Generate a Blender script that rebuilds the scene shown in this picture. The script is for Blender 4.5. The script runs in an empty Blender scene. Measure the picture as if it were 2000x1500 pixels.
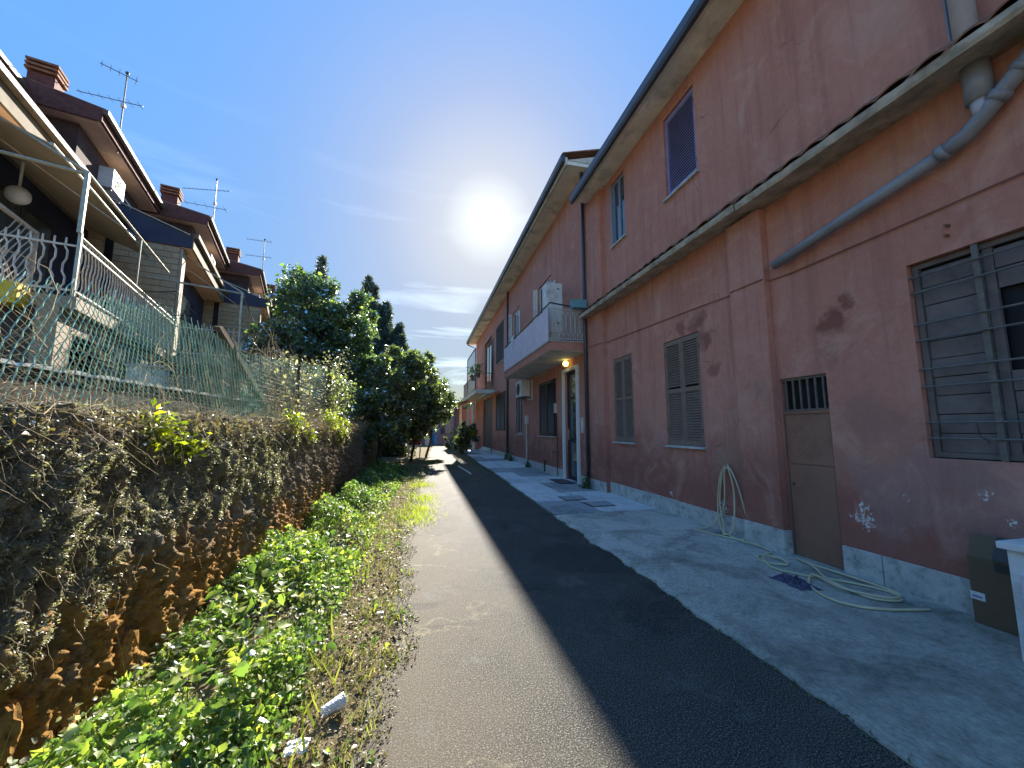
import bpy, math, random
import numpy as np
from mathutils import Matrix, Vector, noise as mnoise
random.seed(7); RNG = np.random.default_rng(7)
SC = bpy.context.scene; COL = SC.collection
R_ = math.radians
# ------------------------------------------------------------------ camera
cam_d = bpy.data.cameras.new('camera'); cam = bpy.data.objects.new('camera', cam_d); COL.objects.link(cam)
cam_d.sensor_fit = 'HORIZONTAL'; cam_d.sensor_width = 36.0; cam_d.lens = 13.518
cam_d.clip_start = 0.05; cam_d.clip_end = 2000
cam.location = (0, 0, 1.45); cam.rotation_euler = (R_(90+6.683), 0, R_(-13.03))
SC.camera = cam
# ------------------------------------------------------------------ world, sun, exposure
SUN_EL, SUN_AZ = 29.58, 9.4
w = bpy.data.worlds.new('World'); SC.world = w; w.use_nodes = True
nt = w.node_tree; nt.nodes.clear()
def N(t, typ, **kw):
    n = t.nodes.new(typ)
    for k, v in kw.items(): setattr(n, k, v)
    return n
sky = N(nt, 'ShaderNodeTexSky'); sky.sky_type = 'NISHITA'; sky.sun_disc = False
sky.sun_elevation = R_(SUN_EL); sky.sun_rotation = R_(SUN_AZ); sky.air_density = 1.0; sky.dust_density = 0.4; sky.ozone_density = 1.3; sky.altitude = 200
bg = N(nt, 'ShaderNodeBackground'); out = N(nt, 'ShaderNodeOutputWorld')
L = nt.links.new
# soft shoulder so the sky round the sun keeps its colour:  c / (1 + k c)
mul = N(nt, 'ShaderNodeVectorMath', operation='SCALE'); mul.inputs[3].default_value = 8.0
add = N(nt, 'ShaderNodeVectorMath', operation='ADD'); add.inputs[1].default_value = (1, 1, 1)
div = N(nt, 'ShaderNodeVectorMath', operation='DIVIDE')
lum = N(nt, 'ShaderNodeVectorMath', operation='DOT_PRODUCT'); lum.inputs[1].default_value = (.30, .45, .25)
L(sky.outputs[0], lum.inputs[0]); L(lum.outputs['Value'], mul.inputs[0]); L(mul.outputs[0], add.inputs[0]); L(sky.outputs[0], div.inputs[0]); L(add.outputs[0], div.inputs[1])
hs = N(nt, 'ShaderNodeHueSaturation'); hs.inputs['Saturation'].default_value = 1.32; hs.inputs['Value'].default_value = 4.6
L(div.outputs[0], hs.inputs['Color'])
# the sun's glare disc, wispy cloud low down
tc = N(nt, 'ShaderNodeTexCoord')
sd = Vector((0.14201674, 0.85796438, 0.49368853)).normalized()
dot = N(nt, 'ShaderNodeVectorMath', operation='DOT_PRODUCT'); dot.inputs[1].default_value = sd
L(tc.outputs['Generated'], dot.inputs[0])
ac = N(nt, 'ShaderNodeMath', operation='ARCCOSINE'); L(dot.outputs['Value'], ac.inputs[0])
def ramp(t, src, stops, interp='LINEAR'):
    r = N(t, 'ShaderNodeValToRGB'); r.color_ramp.interpolation = interp
    el = r.color_ramp.elements
    while len(el) > 1: el.remove(el[-1])
    el[0].position = stops[0][0]; el[0].color = (*stops[0][1], 1) if len(stops[0][1]) == 3 else stops[0][1]
    for p, c in stops[1:]:
        e = el.new(p); e.color = (*c, 1) if len(c) == 3 else c
    t.links.new(src, r.inputs[0]); return r
g = lambda v: (v, v, v)
disc = ramp(nt, ac.outputs[0], [(0, g(1)), (0.018, g(1)), (0.030, g(.30)), (0.038, g(.115)), (0.055, g(.055)), (0.11, g(.022)), (0.26, g(.005)), (0.45, g(0))], 'LINEAR')
dm = N(nt, 'ShaderNodeMix', data_type='RGBA', blend_type='ADD'); dm.inputs[0].default_value = 1
dsc = N(nt, 'ShaderNodeVectorMath', operation='MULTIPLY'); dsc.inputs[1].default_value = (5.2, 6.0, 5.2)
L(disc.outputs[0], dsc.inputs[0])
mp = N(nt, 'ShaderNodeMapping'); mp.inputs['Scale'].default_value = (1.2, 1.2, 9); mp.inputs['Rotation'].default_value = (0, R_(12), 0)
L(tc.outputs['Generated'], mp.inputs[0])
cn = N(nt, 'ShaderNodeTexNoise'); cn.inputs['Scale'].default_value = 2.2; cn.inputs['Detail'].default_value = 6; cn.inputs['Distortion'].default_value = .6
L(mp.outputs[0], cn.inputs['Vector'])
cr = ramp(nt, cn.outputs[0], [(.54, g(0)), (.75, g(1))])
sp = N(nt, 'ShaderNodeSeparateXYZ'); L(tc.outputs['Generated'], sp.inputs[0])
lo = ramp(nt, sp.outputs['Z'], [(0.0, g(.30)), (.2, g(.30)), (.38, g(.06)), (.6, g(.0))])
cm = N(nt, 'ShaderNodeMath', operation='MULTIPLY'); L(cr.outputs[0], cm.inputs[0]); L(lo.outputs[0], cm.inputs[1])
cx = N(nt, 'ShaderNodeMix', data_type='RGBA'); cx.inputs['B'].default_value = (3.0, 3.7, 4.1, 1)
L(cm.outputs[0], cx.inputs[0]); L(hs.outputs[0], cx.inputs['A'])
L(cx.outputs['Result'], dm.inputs['A']); L(dsc.outputs[0], dm.inputs['B']); L(dm.outputs['Result'], bg.inputs[0])
bg.inputs[1].default_value = 0.15
L(bg.outputs[0], out.inputs[0])
sl = bpy.data.lights.new('sun', 'SUN'); sl.energy = 2.0; sl.angle = R_(0.6); sl.color = (1, .93, .82)
so = bpy.data.objects.new('sun', sl); COL.objects.link(so)
so.rotation_euler = (R_(90-SUN_EL), 0, R_(180-SUN_AZ))
SC.view_settings.view_transform = 'Standard'; SC.view_settings.look = 'None'; SC.view_settings.exposure = 2.98; SC.view_settings.gamma = 1
SC.view_settings.use_curve_mapping = False
SC.render.engine = 'CYCLES'; SC.cycles.max_bounces = 8; SC.cycles.diffuse_bounces = 5; SC.cycles.transparent_max_bounces = 6

# ------------------------------------------------------------------ material helper
class Mat:
    def __init__(s, name):
        s.m = bpy.data.materials.new(name); s.m.use_nodes = True; s.t = s.m.node_tree; s.t.nodes.clear()
        s.out = N(s.t, 'ShaderNodeOutputMaterial'); s.geo = N(s.t, 'ShaderNodeNewGeometry')
        s.pos = s.geo.outputs['Position']
    def l(s, a, b): s.t.links.new(a, b)
    def map(s, scale=(1, 1, 1), src=None):
        m = N(s.t, 'ShaderNodeMapping'); m.inputs['Scale'].default_value = scale; s.l(src or s.pos, m.inputs[0]); return m.outputs[0]
    def noise(s, scale, detail=4, rough=.6, dist=0, src=None):
        n = N(s.t, 'ShaderNodeTexNoise'); n.inputs['Scale'].default_value = scale; n.inputs['Detail'].default_value = detail
        n.inputs['Roughness'].default_value = rough; n.inputs['Distortion'].default_value = dist
        s.l(src or s.pos, n.inputs['Vector']); return n.outputs[0]
    def ramp(s, src, stops, interp='LINEAR'): return ramp(s.t, src, stops, interp).outputs[0]
    def mix(s, f, a, b, mode='MIX'):
        m = N(s.t, 'ShaderNodeMix', data_type='RGBA', blend_type=mode)
        for v, k in ((f, 0), (a, 'A'), (b, 'B')):
            if isinstance(v, (int, float)) and k == 0: m.inputs[0].default_value = v
            elif isinstance(v, tuple): m.inputs[k].default_value = (*v, 1)
            else: s.l(v, m.inputs[k])
        return m.outputs['Result']
    def math(s, op, a, b=0.0, clamp=False):
        m = N(s.t, 'ShaderNodeMath', operation=op); m.use_clamp = clamp
        for v, k in ((a, 0), (b, 1)):
            if isinstance(v, (int, float)): m.inputs[k].default_value = v
            else: s.l(v, m.inputs[k])
        return m.outputs[0]
    def sep(s, src=None):
        n = N(s.t, 'ShaderNodeSeparateXYZ'); s.l(src or s.pos, n.inputs[0]); return n.outputs
    def attr(s, name):
        n = N(s.t, 'ShaderNodeAttribute'); n.attribute_name = name; return n.outputs['Fac']
    def blob(s, c, r, edge=.35, nsc=6, namp=.25):
        """noise-edged round patch mask around a point"""
        wn = N(s.t, 'ShaderNodeTexNoise'); wn.inputs['Scale'].default_value = .55/r; wn.inputs['Detail'].default_value = 4; s.l(s.pos, wn.inputs['Vector'])
        ws = N(s.t, 'ShaderNodeVectorMath', operation='MULTIPLY_ADD'); ws.inputs[1].default_value = (0, 3.2*r, 3.2*r); ws.inputs[2].default_value = (0, -1.6*r, -1.6*r); s.l(wn.outputs['Color'], ws.inputs[0])
        wp = N(s.t, 'ShaderNodeVectorMath', operation='ADD'); s.l(s.pos, wp.inputs[0]); s.l(ws.outputs[0], wp.inputs[1])
        d = N(s.t, 'ShaderNodeVectorMath', operation='DISTANCE'); s.l(wp.outputs[0], d.inputs[0]); d.inputs[1].default_value = c
        q = s.math('DIVIDE', d.outputs['Value'], r)
        n = s.noise(nsc, 4, .6); q = s.math('ADD', q, s.math('MULTIPLY', s.math('SUBTRACT', n, .5), namp*5))
        return s.ramp(q, [(1-edge if edge < 1 else 0, g(1)), (1, g(0))])
    def done(s, col, rough=.8, metal=0, bump=None, bdist=.01, bstr=1., spec=.3, emit=None, estr=0, trans=0):
        b = N(s.t, 'ShaderNodeBsdfPrincipled')
        for v, k in ((col, 'Base Color'), (rough, 'Roughness')):
            if isinstance(v, tuple): b.inputs[k].default_value = (*v, 1)
            elif isinstance(v, (int, float)): b.inputs[k].default_value = v
            else: s.l(v, b.inputs[k])
        b.inputs['Metallic'].default_value = metal; b.inputs['Specular IOR Level'].default_value = spec
        if trans: b.inputs['Transmission Weight'].default_value = trans
        if emit: b.inputs['Emission Color'].default_value = (*emit, 1); b.inputs['Emission Strength'].default_value = estr
        if bump is not None:
            u = N(s.t, 'ShaderNodeBump'); u.inputs['Distance'].default_value = bdist; u.inputs['Strength'].default_value = bstr
            s.l(bump, u.inputs['Height']); s.l(u.outputs[0], b.inputs['Normal'])
        s.l(b.outputs[0], s.out.inputs[0]); return s.m

def worn(name, col, rough=.7, var=.25, scale=3, metal=0, bdist=.003, spec=.3, dirt=None, dscale=1.5):
    m = Mat(name); d = tuple(c*(1-var) for c in col); h = tuple(min(1, c*(1+var)) for c in col)
    c = m.ramp(m.noise(scale, 5, .65), [(.3, d), (.7, h)])
    if dirt: c = m.mix(m.ramp(m.noise(dscale, 5, .7), [(.5, g(0)), (.72, g(.8))]), c, dirt)
    f = m.noise(90, 3); return m.done(c, rough, metal, f, bdist, .5, spec)

def leafmat(name, stops, gloss=.25, trans=.45, tcol=1.6, rough=.38):
    m = Mat(name)
    c = m.ramp(m.attr('rnd'), stops)
    c2 = m.mix(1.0, c, tuple([tcol*1.05, tcol*1.15, tcol*.55]), 'MULTIPLY')
    d = N(m.t, 'ShaderNodeBsdfDiffuse'); tr = N(m.t, 'ShaderNodeBsdfTranslucent'); gl = N(m.t, 'ShaderNodeBsdfGlossy')
    m.l(c, d.inputs[0]); m.l(c2, tr.inputs[0]); gl.inputs['Roughness'].default_value = rough; gl.inputs['Color'].default_value = (.8, .8, .8, 1)
    a = N(m.t, 'ShaderNodeMixShader'); a.inputs[0].default_value = trans; m.l(d.outputs[0], a.inputs[1]); m.l(tr.outputs[0], a.inputs[2])
    b = N(m.t, 'ShaderNodeMixShader'); fr = N(m.t, 'ShaderNodeFresnel'); fr.inputs[0].default_value = 1.45
    f = m.math('MULTIPLY', fr.outputs[0], gloss*4, True)
    m.l(f, b.inputs[0]); m.l(a.outputs[0], b.inputs[1]); m.l(gl.outputs[0], b.inputs[2]); m.l(b.outputs[0], m.out.inputs[0]); return m.m

M = {}
def plaster():
    m = Mat('red_plaster'); P = m.pos; s = m.sep()
    base = m.ramp(m.noise(.55, 5, .6, .4), [(.3, (.48, .205, .145)), (.52, (.56, .26, .19)), (.72, (.61, .31, .235))])
    fine = m.noise(14, 5, .7); base = m.mix(.35, base, m.ramp(fine, [(.3, (.39, .14, .10)), (.7, (.58, .26, .19))]))
    # darker red towards the bottom, irregular upper edge
    edge = m.math('ADD', s['Z'], m.math('MULTIPLY', m.math('SUBTRACT', m.noise(.9, 5, .65), .5), 2.2))
    low_tone = m.ramp(m.math('MULTIPLY', edge, .4), [(.30, g(.62)), (.62, g(0))])
    base = m.mix(low_tone, base, (.22, .062, .048))
    # bleached / patched areas and darker red touch-ups
    W = 4.15
    for c, r, col, f, na in [((W, 4.55, 1.0), .42, (.40, .22, .16), .75, .12), ((W, 2.55, .85), .50, (.36, .22, .19), .6, .2), ((W, 2.0, .82), .36, (.35, .21, .18), .6, .2),
                         ((4.05, 3.95, 1.9), .24, (.40, .19, .14), .6, .2), ((W, 2.75, 1.55), .4, (.33, .17, .14), .45, .2), ((W, 2.4, 3.85), .3, (.46, .25, .16), .4, .15), ((W, 2.3, 5.4), .35, (.55, .33, .25), .5, .15),
                         ((W, 3.05, 2.55), .16, (.22, .085, .06), .85, .25), ((W, 2.93, 2.75), .11, (.22, .085, .06), .85, .25), ((W, 3.1, 2.22), .17, (.29, .12, .09), .6, .3),
                         ((W, 5.1, 3.1), .22, (.25, .10, .075), .8, .35), ((W, 4.93, 2.8), .2, (.25, .10, .075), .8, .35), ((W, 4.8, 2.35), .16, (.27, .11, .08), .7, .3), ((W, 5.5, 3.15), .16, (.25, .10, .075), .7, .35)]:
        k = m.math('MULTIPLY', m.blob(c, r, .45, 5, na), f); base = m.mix(k, base, col)
    for c, r in [((W, 2.95, .62), .085), ((W, 2.93, .73), .05), ((W, 2.6, .84), .03), ((W, 2.1, .96), .05), ((W, 4.75, .36), .07), ((W, 5.9, .36), .05), ((W, 1.98, .78), .035)]:
        base = m.mix(m.math('MULTIPLY', m.blob(c, r, .1, 30, .3), m.ramp(m.noise(38, 3, .7), [(.50, g(0)), (.54, g(1))])), base, (.72, .70, .66))
    vc = N(m.t, 'ShaderNodeTexVoronoi', feature='DISTANCE_TO_EDGE'); vc.inputs['Scale'].default_value = .8
    wn2 = N(m.t, 'ShaderNodeTexNoise'); wn2.inputs['Scale'].default_value = 2.2; wn2.inputs['Detail'].default_value = 6; m.l(m.pos, wn2.inputs['Vector'])
    wa = N(m.t, 'ShaderNodeVectorMath', operation='MULTIPLY_ADD'); wa.inputs[1].default_value = (.7, .7, .7); m.l(wn2.outputs['Color'], wa.inputs[0]); m.l(m.pos, wa.inputs[2]); m.l(wa.outputs[0], vc.inputs['Vector'])
    hair = m.math('MULTIPLY', m.ramp(vc.outputs[0], [(.0015, g(1)), (.006, g(0))]), m.ramp(m.noise(.7, 3), [(.52, g(0)), (.60, g(.7))])); base = m.mix(hair, base, (.14, .06, .045))
    fade = m.ramp(m.noise(1.7, 6, .72, 1.0), [(.50, g(0)), (.66, g(.40))]); base = m.mix(fade, base, (.66, .39, .30))
    streak = m.noise(1.0, 5, .7, 0, m.map((1, 6, .35)))
    base = m.mix(m.ramp(streak, [(.50, g(0)), (.70, g(.50))]), base, (.30, .13, .10))
    h = m.math('ADD', m.noise(45, 4, .6), m.math('MULTIPLY', m.noise(4, 3), 3))
    return m.done(base, .88, 0, h, .006, .6, .2)
M['plaster'] = plaster()
def asphalt():
    m = Mat('asphalt'); s = m.sep()
    agg = m.noise(120, 2, .9); big = m.noise(1.3, 5, .65, .5)
    c = m.ramp(agg, [(.36, (.005, .005, .006)), (.48, (.030, .030, .030)), (.58, (.09, .085, .070)), (.66, (.36, .34, .29))])
    c = m.mix(m.ramp(big, [(.35, g(0)), (.75, g(.40))]), c, (.105, .095, .075))
    # brownish wear towards the left edge
    ex = m.math('ADD', s['X'], m.math('MULTIPLY', m.math('SUBTRACT', m.noise(1.1, 5, .7), .5), 1.3))
    c = m.mix(m.ramp(ex, [(.0, g(.55)), (.9, g(0))]), c, (.15, .125, .085))
    c = m.mix(m.ramp(s['Y'], [(0, g(0)), (1, g(0))]), c, (.1, .1, .1))
    fy = m.ramp(m.math('DIVIDE', s['Y'], 40.), [(.22, g(0)), (.5, g(.85))]); c = m.mix(fy, c, (.115, .105, .055))
    # cracks with dry grass, running across
    v = N(m.t, 'ShaderNodeTexVoronoi', feature='DISTANCE_TO_EDGE'); v.inputs['Scale'].default_value = 1.0
    wv = N(m.t, 'ShaderNodeVectorMath', operation='ADD'); nn = N(m.t, 'ShaderNodeTexNoise'); nn.inputs['Scale'].default_value = 3.0; nn.inputs['Detail'].default_value = 6; m.l(m.pos, nn.inputs['Vector'])
    ns = N(m.t, 'ShaderNodeVectorMath', operation='SCALE'); ns.inputs[3].default_value = .55; m.l(nn.outputs['Color'], ns.inputs[0]); m.l(m.map((.42, .9, 1)), wv.inputs[0]); m.l(ns.outputs[0], wv.inputs[1]); m.l(wv.outputs[0], v.inputs['Vector'])
    ck = m.ramp(v.outputs[0], [(.004, g(1)), (.016, g(0))])
    msk = m.ramp(m.noise(.8, 3), [(.40, g(0)), (.50, g(1))])
    lf = m.ramp(m.math('ADD', s['X'], .4), [(.2, g(1)), (1.0, g(.15))])
    ckm = m.math('MULTIPLY', m.math('MULTIPLY', ck, msk), lf); brk = m.ramp(m.noise(22, 3), [(.4, g(.2)), (.6, g(1))])
    ckm = m.math('MULTIPLY', ckm, brk)
    c = m.mix(m.math('MULTIPLY', ckm, .6), c, (.36, .32, .18))
    # grey lighter scabs on the right
    sc = m.ramp(m.noise(2.2, 6, .75, .6), [(.56, g(0)), (.64, g(.55))]); c = m.mix(sc, c, m.mix(.5, c, (.17, .175, .17)))
    tar = m.ramp(m.noise(.75, 5, .6, .9), [(.54, g(0)), (.57, g(.55))]); c = m.mix(tar, c, m.mix(.6, c, (.018, .018, .020)))
    grit = m.ramp(m.noise(42, 4, .8), [(.60, g(0)), (.66, g(.55))]); c = m.mix(grit, c, (.24, .23, .21))
    h = m.math('ADD', agg, m.math('MULTIPLY', m.noise(60, 2), .8))
    r = m.ramp(agg, [(.3, g(.95)), (.7, g(.6))])
    return m.done(c, r, 0, h, .0022, .8, .1)
M['asphalt'] = asphalt()
def concrete(name, a, b, moss=.6):
    m = Mat(name); s = m.sep()
    c = m.ramp(m.noise(.9, 6, .7, .5), [(.3, a), (.7, b)])
    fine = m.noise(60, 4, .75, 0, m.map((1, .45, 1))); c = m.mix(.55, c, m.ramp(fine, [(.32, tuple(x*.35 for x in a)), (.62, tuple(min(1, x*1.35) for x in b))]))
    mo = m.math('MULTIPLY', m.ramp(m.noise(1.2, 6, .7, .8), [(.48, g(0)), (.68, g(1))]), moss); c = m.mix(mo, c, (.035, .045, .025))
    nr_ = m.math('ADD', m.math('DIVIDE', s['Y'], 6.), m.math('MULTIPLY', m.math('SUBTRACT', m.noise(1.1, 5, .7), .5), .9))
    c = m.mix(m.ramp(nr_, [(.25, g(moss*.85)), (.75, g(0))]), c, m.ramp(m.noise(9, 6, .8), [(.38, (.05, .06, .035)), (.6, (.26, .26, .20))]))
    st = m.noise(2.4, 6, .75, 1.2, m.map((1.2, .5, 1))); c = m.mix(m.ramp(st, [(.5, g(0)), (.7, g(.5))]), c, tuple(x*.4 for x in a))
    h = m.math('ADD', fine, m.math('MULTIPLY', m.noise(7, 4), 1.5))
    return m.done(c, .8, 0, h, .008, .9, .35)
M['concrete'] = concrete('concrete', (.36, .34, .29), (.60, .56, .48), .7)
M['slab'] = concrete('paving_slab', (.50, .51, .50), (.72, .72, .70), .25)
M['slab2'] = concrete('paving_slab_dark', (.24, .25, .25), (.40, .41, .41), .5)
def soil():
    m = Mat('dry_soil')
    c = m.ramp(m.noise(26, 6, .8), [(.28, (.06, .045, .028)), (.5, (.21, .165, .095)), (.7, (.45, .37, .23))])
    c = m.mix(m.ramp(m.noise(2.0, 5, .7), [(.5, g(0)), (.68, g(.6))]), c, (.07, .085, .025))
    return m.done(c, .95, 0, m.noise(30, 6, .8), .03, 1, .1)
M['soil'] = soil()
def tuff():
    m = Mat('tuff_rock'); s = m.sep()
    n1 = m.noise(2.2, 6, .7, .6); n2 = m.noise(20, 5, .75)
    org = m.ramp(n2, [(.25, (.13, .065, .025)), (.40, (.50, .27, .09)), (.52, (.74, .40, .11)), (.76, (.66, .46, .22))])
    gry = m.ramp(n2, [(.28, (.07, .055, .04)), (.45, (.33, .275, .20)), (.62, (.60, .53, .40))])
    hz = m.math('ADD', s['Z'], m.math('MULTIPLY', m.math('SUBTRACT', n1, .5), 2.4))
    k = m.ramp(hz, [(.30, g(0)), (.80, g(1))])
    c = m.mix(k, org, gry)
    yk = m.ramp(m.math('MULTIPLY', s['Y'], .1), [(.45, g(0)), (.85, g(.75))]); c = m.mix(yk, c, m.ramp(n2, [(.3, (.08, .05, .035)), (.7, (.42, .31, .22))]))
    c = m.mix(m.ramp(m.noise(5, 5, .7), [(.56, g(0)), (.70, g(.55))]), c, (.06, .045, .03))
    h = m.math('ADD', m.math('MULTIPLY', m.noise(38, 6, .8), 1.5), m.noise(9, 4))
    return m.done(c, .95, 0, h, .05, 1, .1)
M['tuff'] = tuff()
def brickm(name, a, b):
    m = Mat(name); oi = N(m.t, 'ShaderNodeObjectInfo')
    c = m.ramp(oi.outputs['Random'], [(0, a), (1, b)]); c = m.mix(.4, c, m.ramp(m.noise(25, 5, .7), [(.3, tuple(x*.5 for x in a)), (.7, b)]))
    return m.done(c, .85, 0, m.noise(60, 4), .006, .8, .2)
M['brick'] = brickm('pale_brick', (.38, .29, .18), (.52, .42, .27))
M['mortar'] = worn('mortar', (.16, .13, .10))
M['marble'] = worn('travertine', (.50, .50, .47), .55, .25, 6, dirt=(.14, .14, .12), dscale=9, spec=.4)
M['door_marble'] = worn('white_marble', (.78, .77, .74), .45, .08, 4, dirt=(.5, .5, .47), dscale=4)
M['white'] = worn('white_paint', (.72, .72, .70), .5, .1, 4, dirt=(.35, .35, .33), dscale=3)
M['screen'] = worn('white_balcony_screen', (.68, .58, .64), .7, .12, 5)
M['cream'] = worn('cream_paint', (.62, .58, .48), .7, .15, 3, dirt=(.22, .24, .18), dscale=1.6)
M['soffit'] = worn('stained_soffit', (.78, .74, .64), .8, .2, 1.5, dirt=(.14, .17, .14), dscale=.8)
M['ledge'] = worn('raw_concrete_ledge', (.44, .37, .28), .9, .4, 4, dirt=(.16, .13, .10), dscale=2.5, bdist=.01)
M['terracotta'] = worn('terracotta_tile', (.27, .13, .075), .85, .45, 8, dirt=(.10, .08, .05), dscale=5)
M['gutter'] = worn('dark_gutter_metal', (.085, .085, .095), .4, .2, 3, .4)
M['copper'] = worn('brown_gutter_metal', (.15, .115, .075), .6, .25, 6, .1)
M['pvc'] = worn('grey_pvc', (.26, .26, .28), .38, .2, 3, spec=.5)
M['pvc_light'] = worn('weathered_white_pvc', (.50, .46, .50), .5, .15, 3)
M['shutter'] = worn('grey_brown_shutter', (.23, .16, .125), .55, .15, 8)
M['shutter_blue'] = worn('violet_grey_shutter', (.26, .23, .40), .5, .15, 8)
M['frame_blue'] = worn('blue_grey_frame', (.22, .27, .36), .4, .1, 8)
M['dark_wood'] = worn('dark_wood', (.035, .028, .03), .5, .3, 8)
M['rust_door'] = worn('brown_sheet_metal', (.30, .155, .105), .5, .14, 1.2, dirt=(.20, .09, .06), dscale=2.2)
M['grey_plank'] = worn('grey_painted_board', (.165, .135, .125), .6, .2, 5, dirt=(.09, .075, .07), dscale=3)
M['grey_bar'] = worn('grey_iron_bar', (.16, .145, .13), .5, .25, 12, .2)
M['navy'] = worn('navy_cladding', (.035, .04, .075), .5, .3, 2)  # lower roof's own colour; on the back wall it stands for deep shade
M['brown_wall'] = worn('dark_brown_plaster', (.085, .05, .045), .85, .25, 4)
M['beige_wall'] = worn('beige_wall', (.36, .29, .21), .85, .25, 3, dirt=(.12, .10, .08))
M['dull_tan'] = worn('dull_tan_metal', (.17, .135, .085), .8, .25, 5)
M['tan'] = worn('tan_soffit', (.72, .46, .28), .7, .12, 2)
M['tan2'] = worn('beige_awning', (.36, .30, .21), .7, .12, 2)
M['roof_red'] = worn('red_brown_roof', (.14, .055, .045), .8, .3, 9)
M['ironwhite'] = worn('weathered_white_iron', (.55, .52, .45), .5, .25, 20, .1)
M['steel'] = worn('galvanised_steel', (.40, .38, .30), .4, .25, 9, .5)
M['black'] = worn('black_void', (.012, .013, .015), .5, .1)
M['card'] = worn('brown_cardboard', (.155, .105, .062), .85, .1, 3)
M['tape'] = worn('parcel_tape', (.06, .05, .045), .3, .1)
M['teal'] = worn('teal_plastic', (.16, .34, .40), .5, .1)
M['yellow'] = worn('yellow_plastic', (.75, .50, .03), .45, .15, 6)
M['bark'] = worn('bark', (.10, .075, .055), .95, .4, 12, bdist=.03)
M['twig'] = worn('dry_vine', (.34, .27, .17), .9, .45, 9)
M['net'] = worn('green_plastic_net', (.34, .56, .43), .5, .35, 9, spec=.5)
M['hose'] = worn('cream_hose', (.60, .52, .33), .4, .12, 5, spec=.5)
M['cloth'] = worn('violet_rag', (.075, .065, .11), .9, .7, 30)
M['cable'] = worn('red_painted_cable', (.27, .12, .085), .7, .15)
M['orange'] = worn('ochre_plaster', (.45, .24, .12), .85, .15)
M['bluep'] = worn('blue_paint', (.05, .17, .33), .5, .15)
M['farwall'] = worn('grey_violet_plaster', (.17, .15, .17), .85, .15)
M['red_plastic'] = worn('dark_red_plastic', (.22, .03, .03), .5, .2)
mm = Mat('window_glass'); M['glass'] = mm.done(mm.ramp(mm.noise(.8, 2), [(.3, (.03, .045, .05)), (.7, (.07, .09, .10))]), .06, 0, None, spec=.9)
mm = Mat('clear_plastic'); M['clear'] = mm.done((.75, .75, .75), .25, 0, mm.noise(40), .01, 1, .6, trans=.5)
mm = Mat('lit_globe'); M['globe'] = mm.done((.8, .7, .3), .3, 0, None, emit=(1, .75, .2), estr=.55)
M['leaf'] = leafmat('nettle_leaf', [(0, (.065, .12, .035)), (.4, (.13, .21, .055)), (.7, (.24, .31, .07)), (.9, (.36, .42, .08)), (1, (.48, .45, .12))], .14, .48, 1.8, .5)
M['leaf_dark'] = leafmat('laurel_leaf', [(0, (.045, .08, .04)), (.6, (.08, .135, .06)), (.9, (.15, .21, .07)), (1, (.28, .33, .09))], .22, .5, 2.0)
M['leaf_shrub'] = leafmat('shrub_leaf', [(0, (.055, .085, .04)), (.6, (.12, .165, .06)), (.88, (.24, .28, .11)), (1, (.42, .44, .15))], .25, .5, 1.6)
M['leaf_cyp'] = leafmat('cypress_needles', [(0, (.05, .07, .055)), (1, (.12, .15, .10))], .1, .35, 1.3, .6)
M['leaf_yel'] = leafmat('yellow_green_leaf', [(0, (.16, .22, .02)), (1, (.40, .42, .03))], .12, .55, 1.5)
M['leaf_dry'] = leafmat('dry_leaf', [(0, (.05, .035, .018)), (.5, (.16, .115, .055)), (1, (.42, .34, .18))], .10, .30, 1.4)
M['crust'] = leafmat('grey_creeper_leaf', [(0, (.07, .065, .045)), (.4, (.26, .25, .18)), (.8, (.44, .42, .32)), (1, (.60, .58, .45))], .12, .35, 1.3)
M['grass'] = leafmat('grass_blade', [(0, (.07, .10, .02)), (.6, (.17, .20, .03)), (1, (.38, .36, .10))], .12, .5, 1.5)

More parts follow.
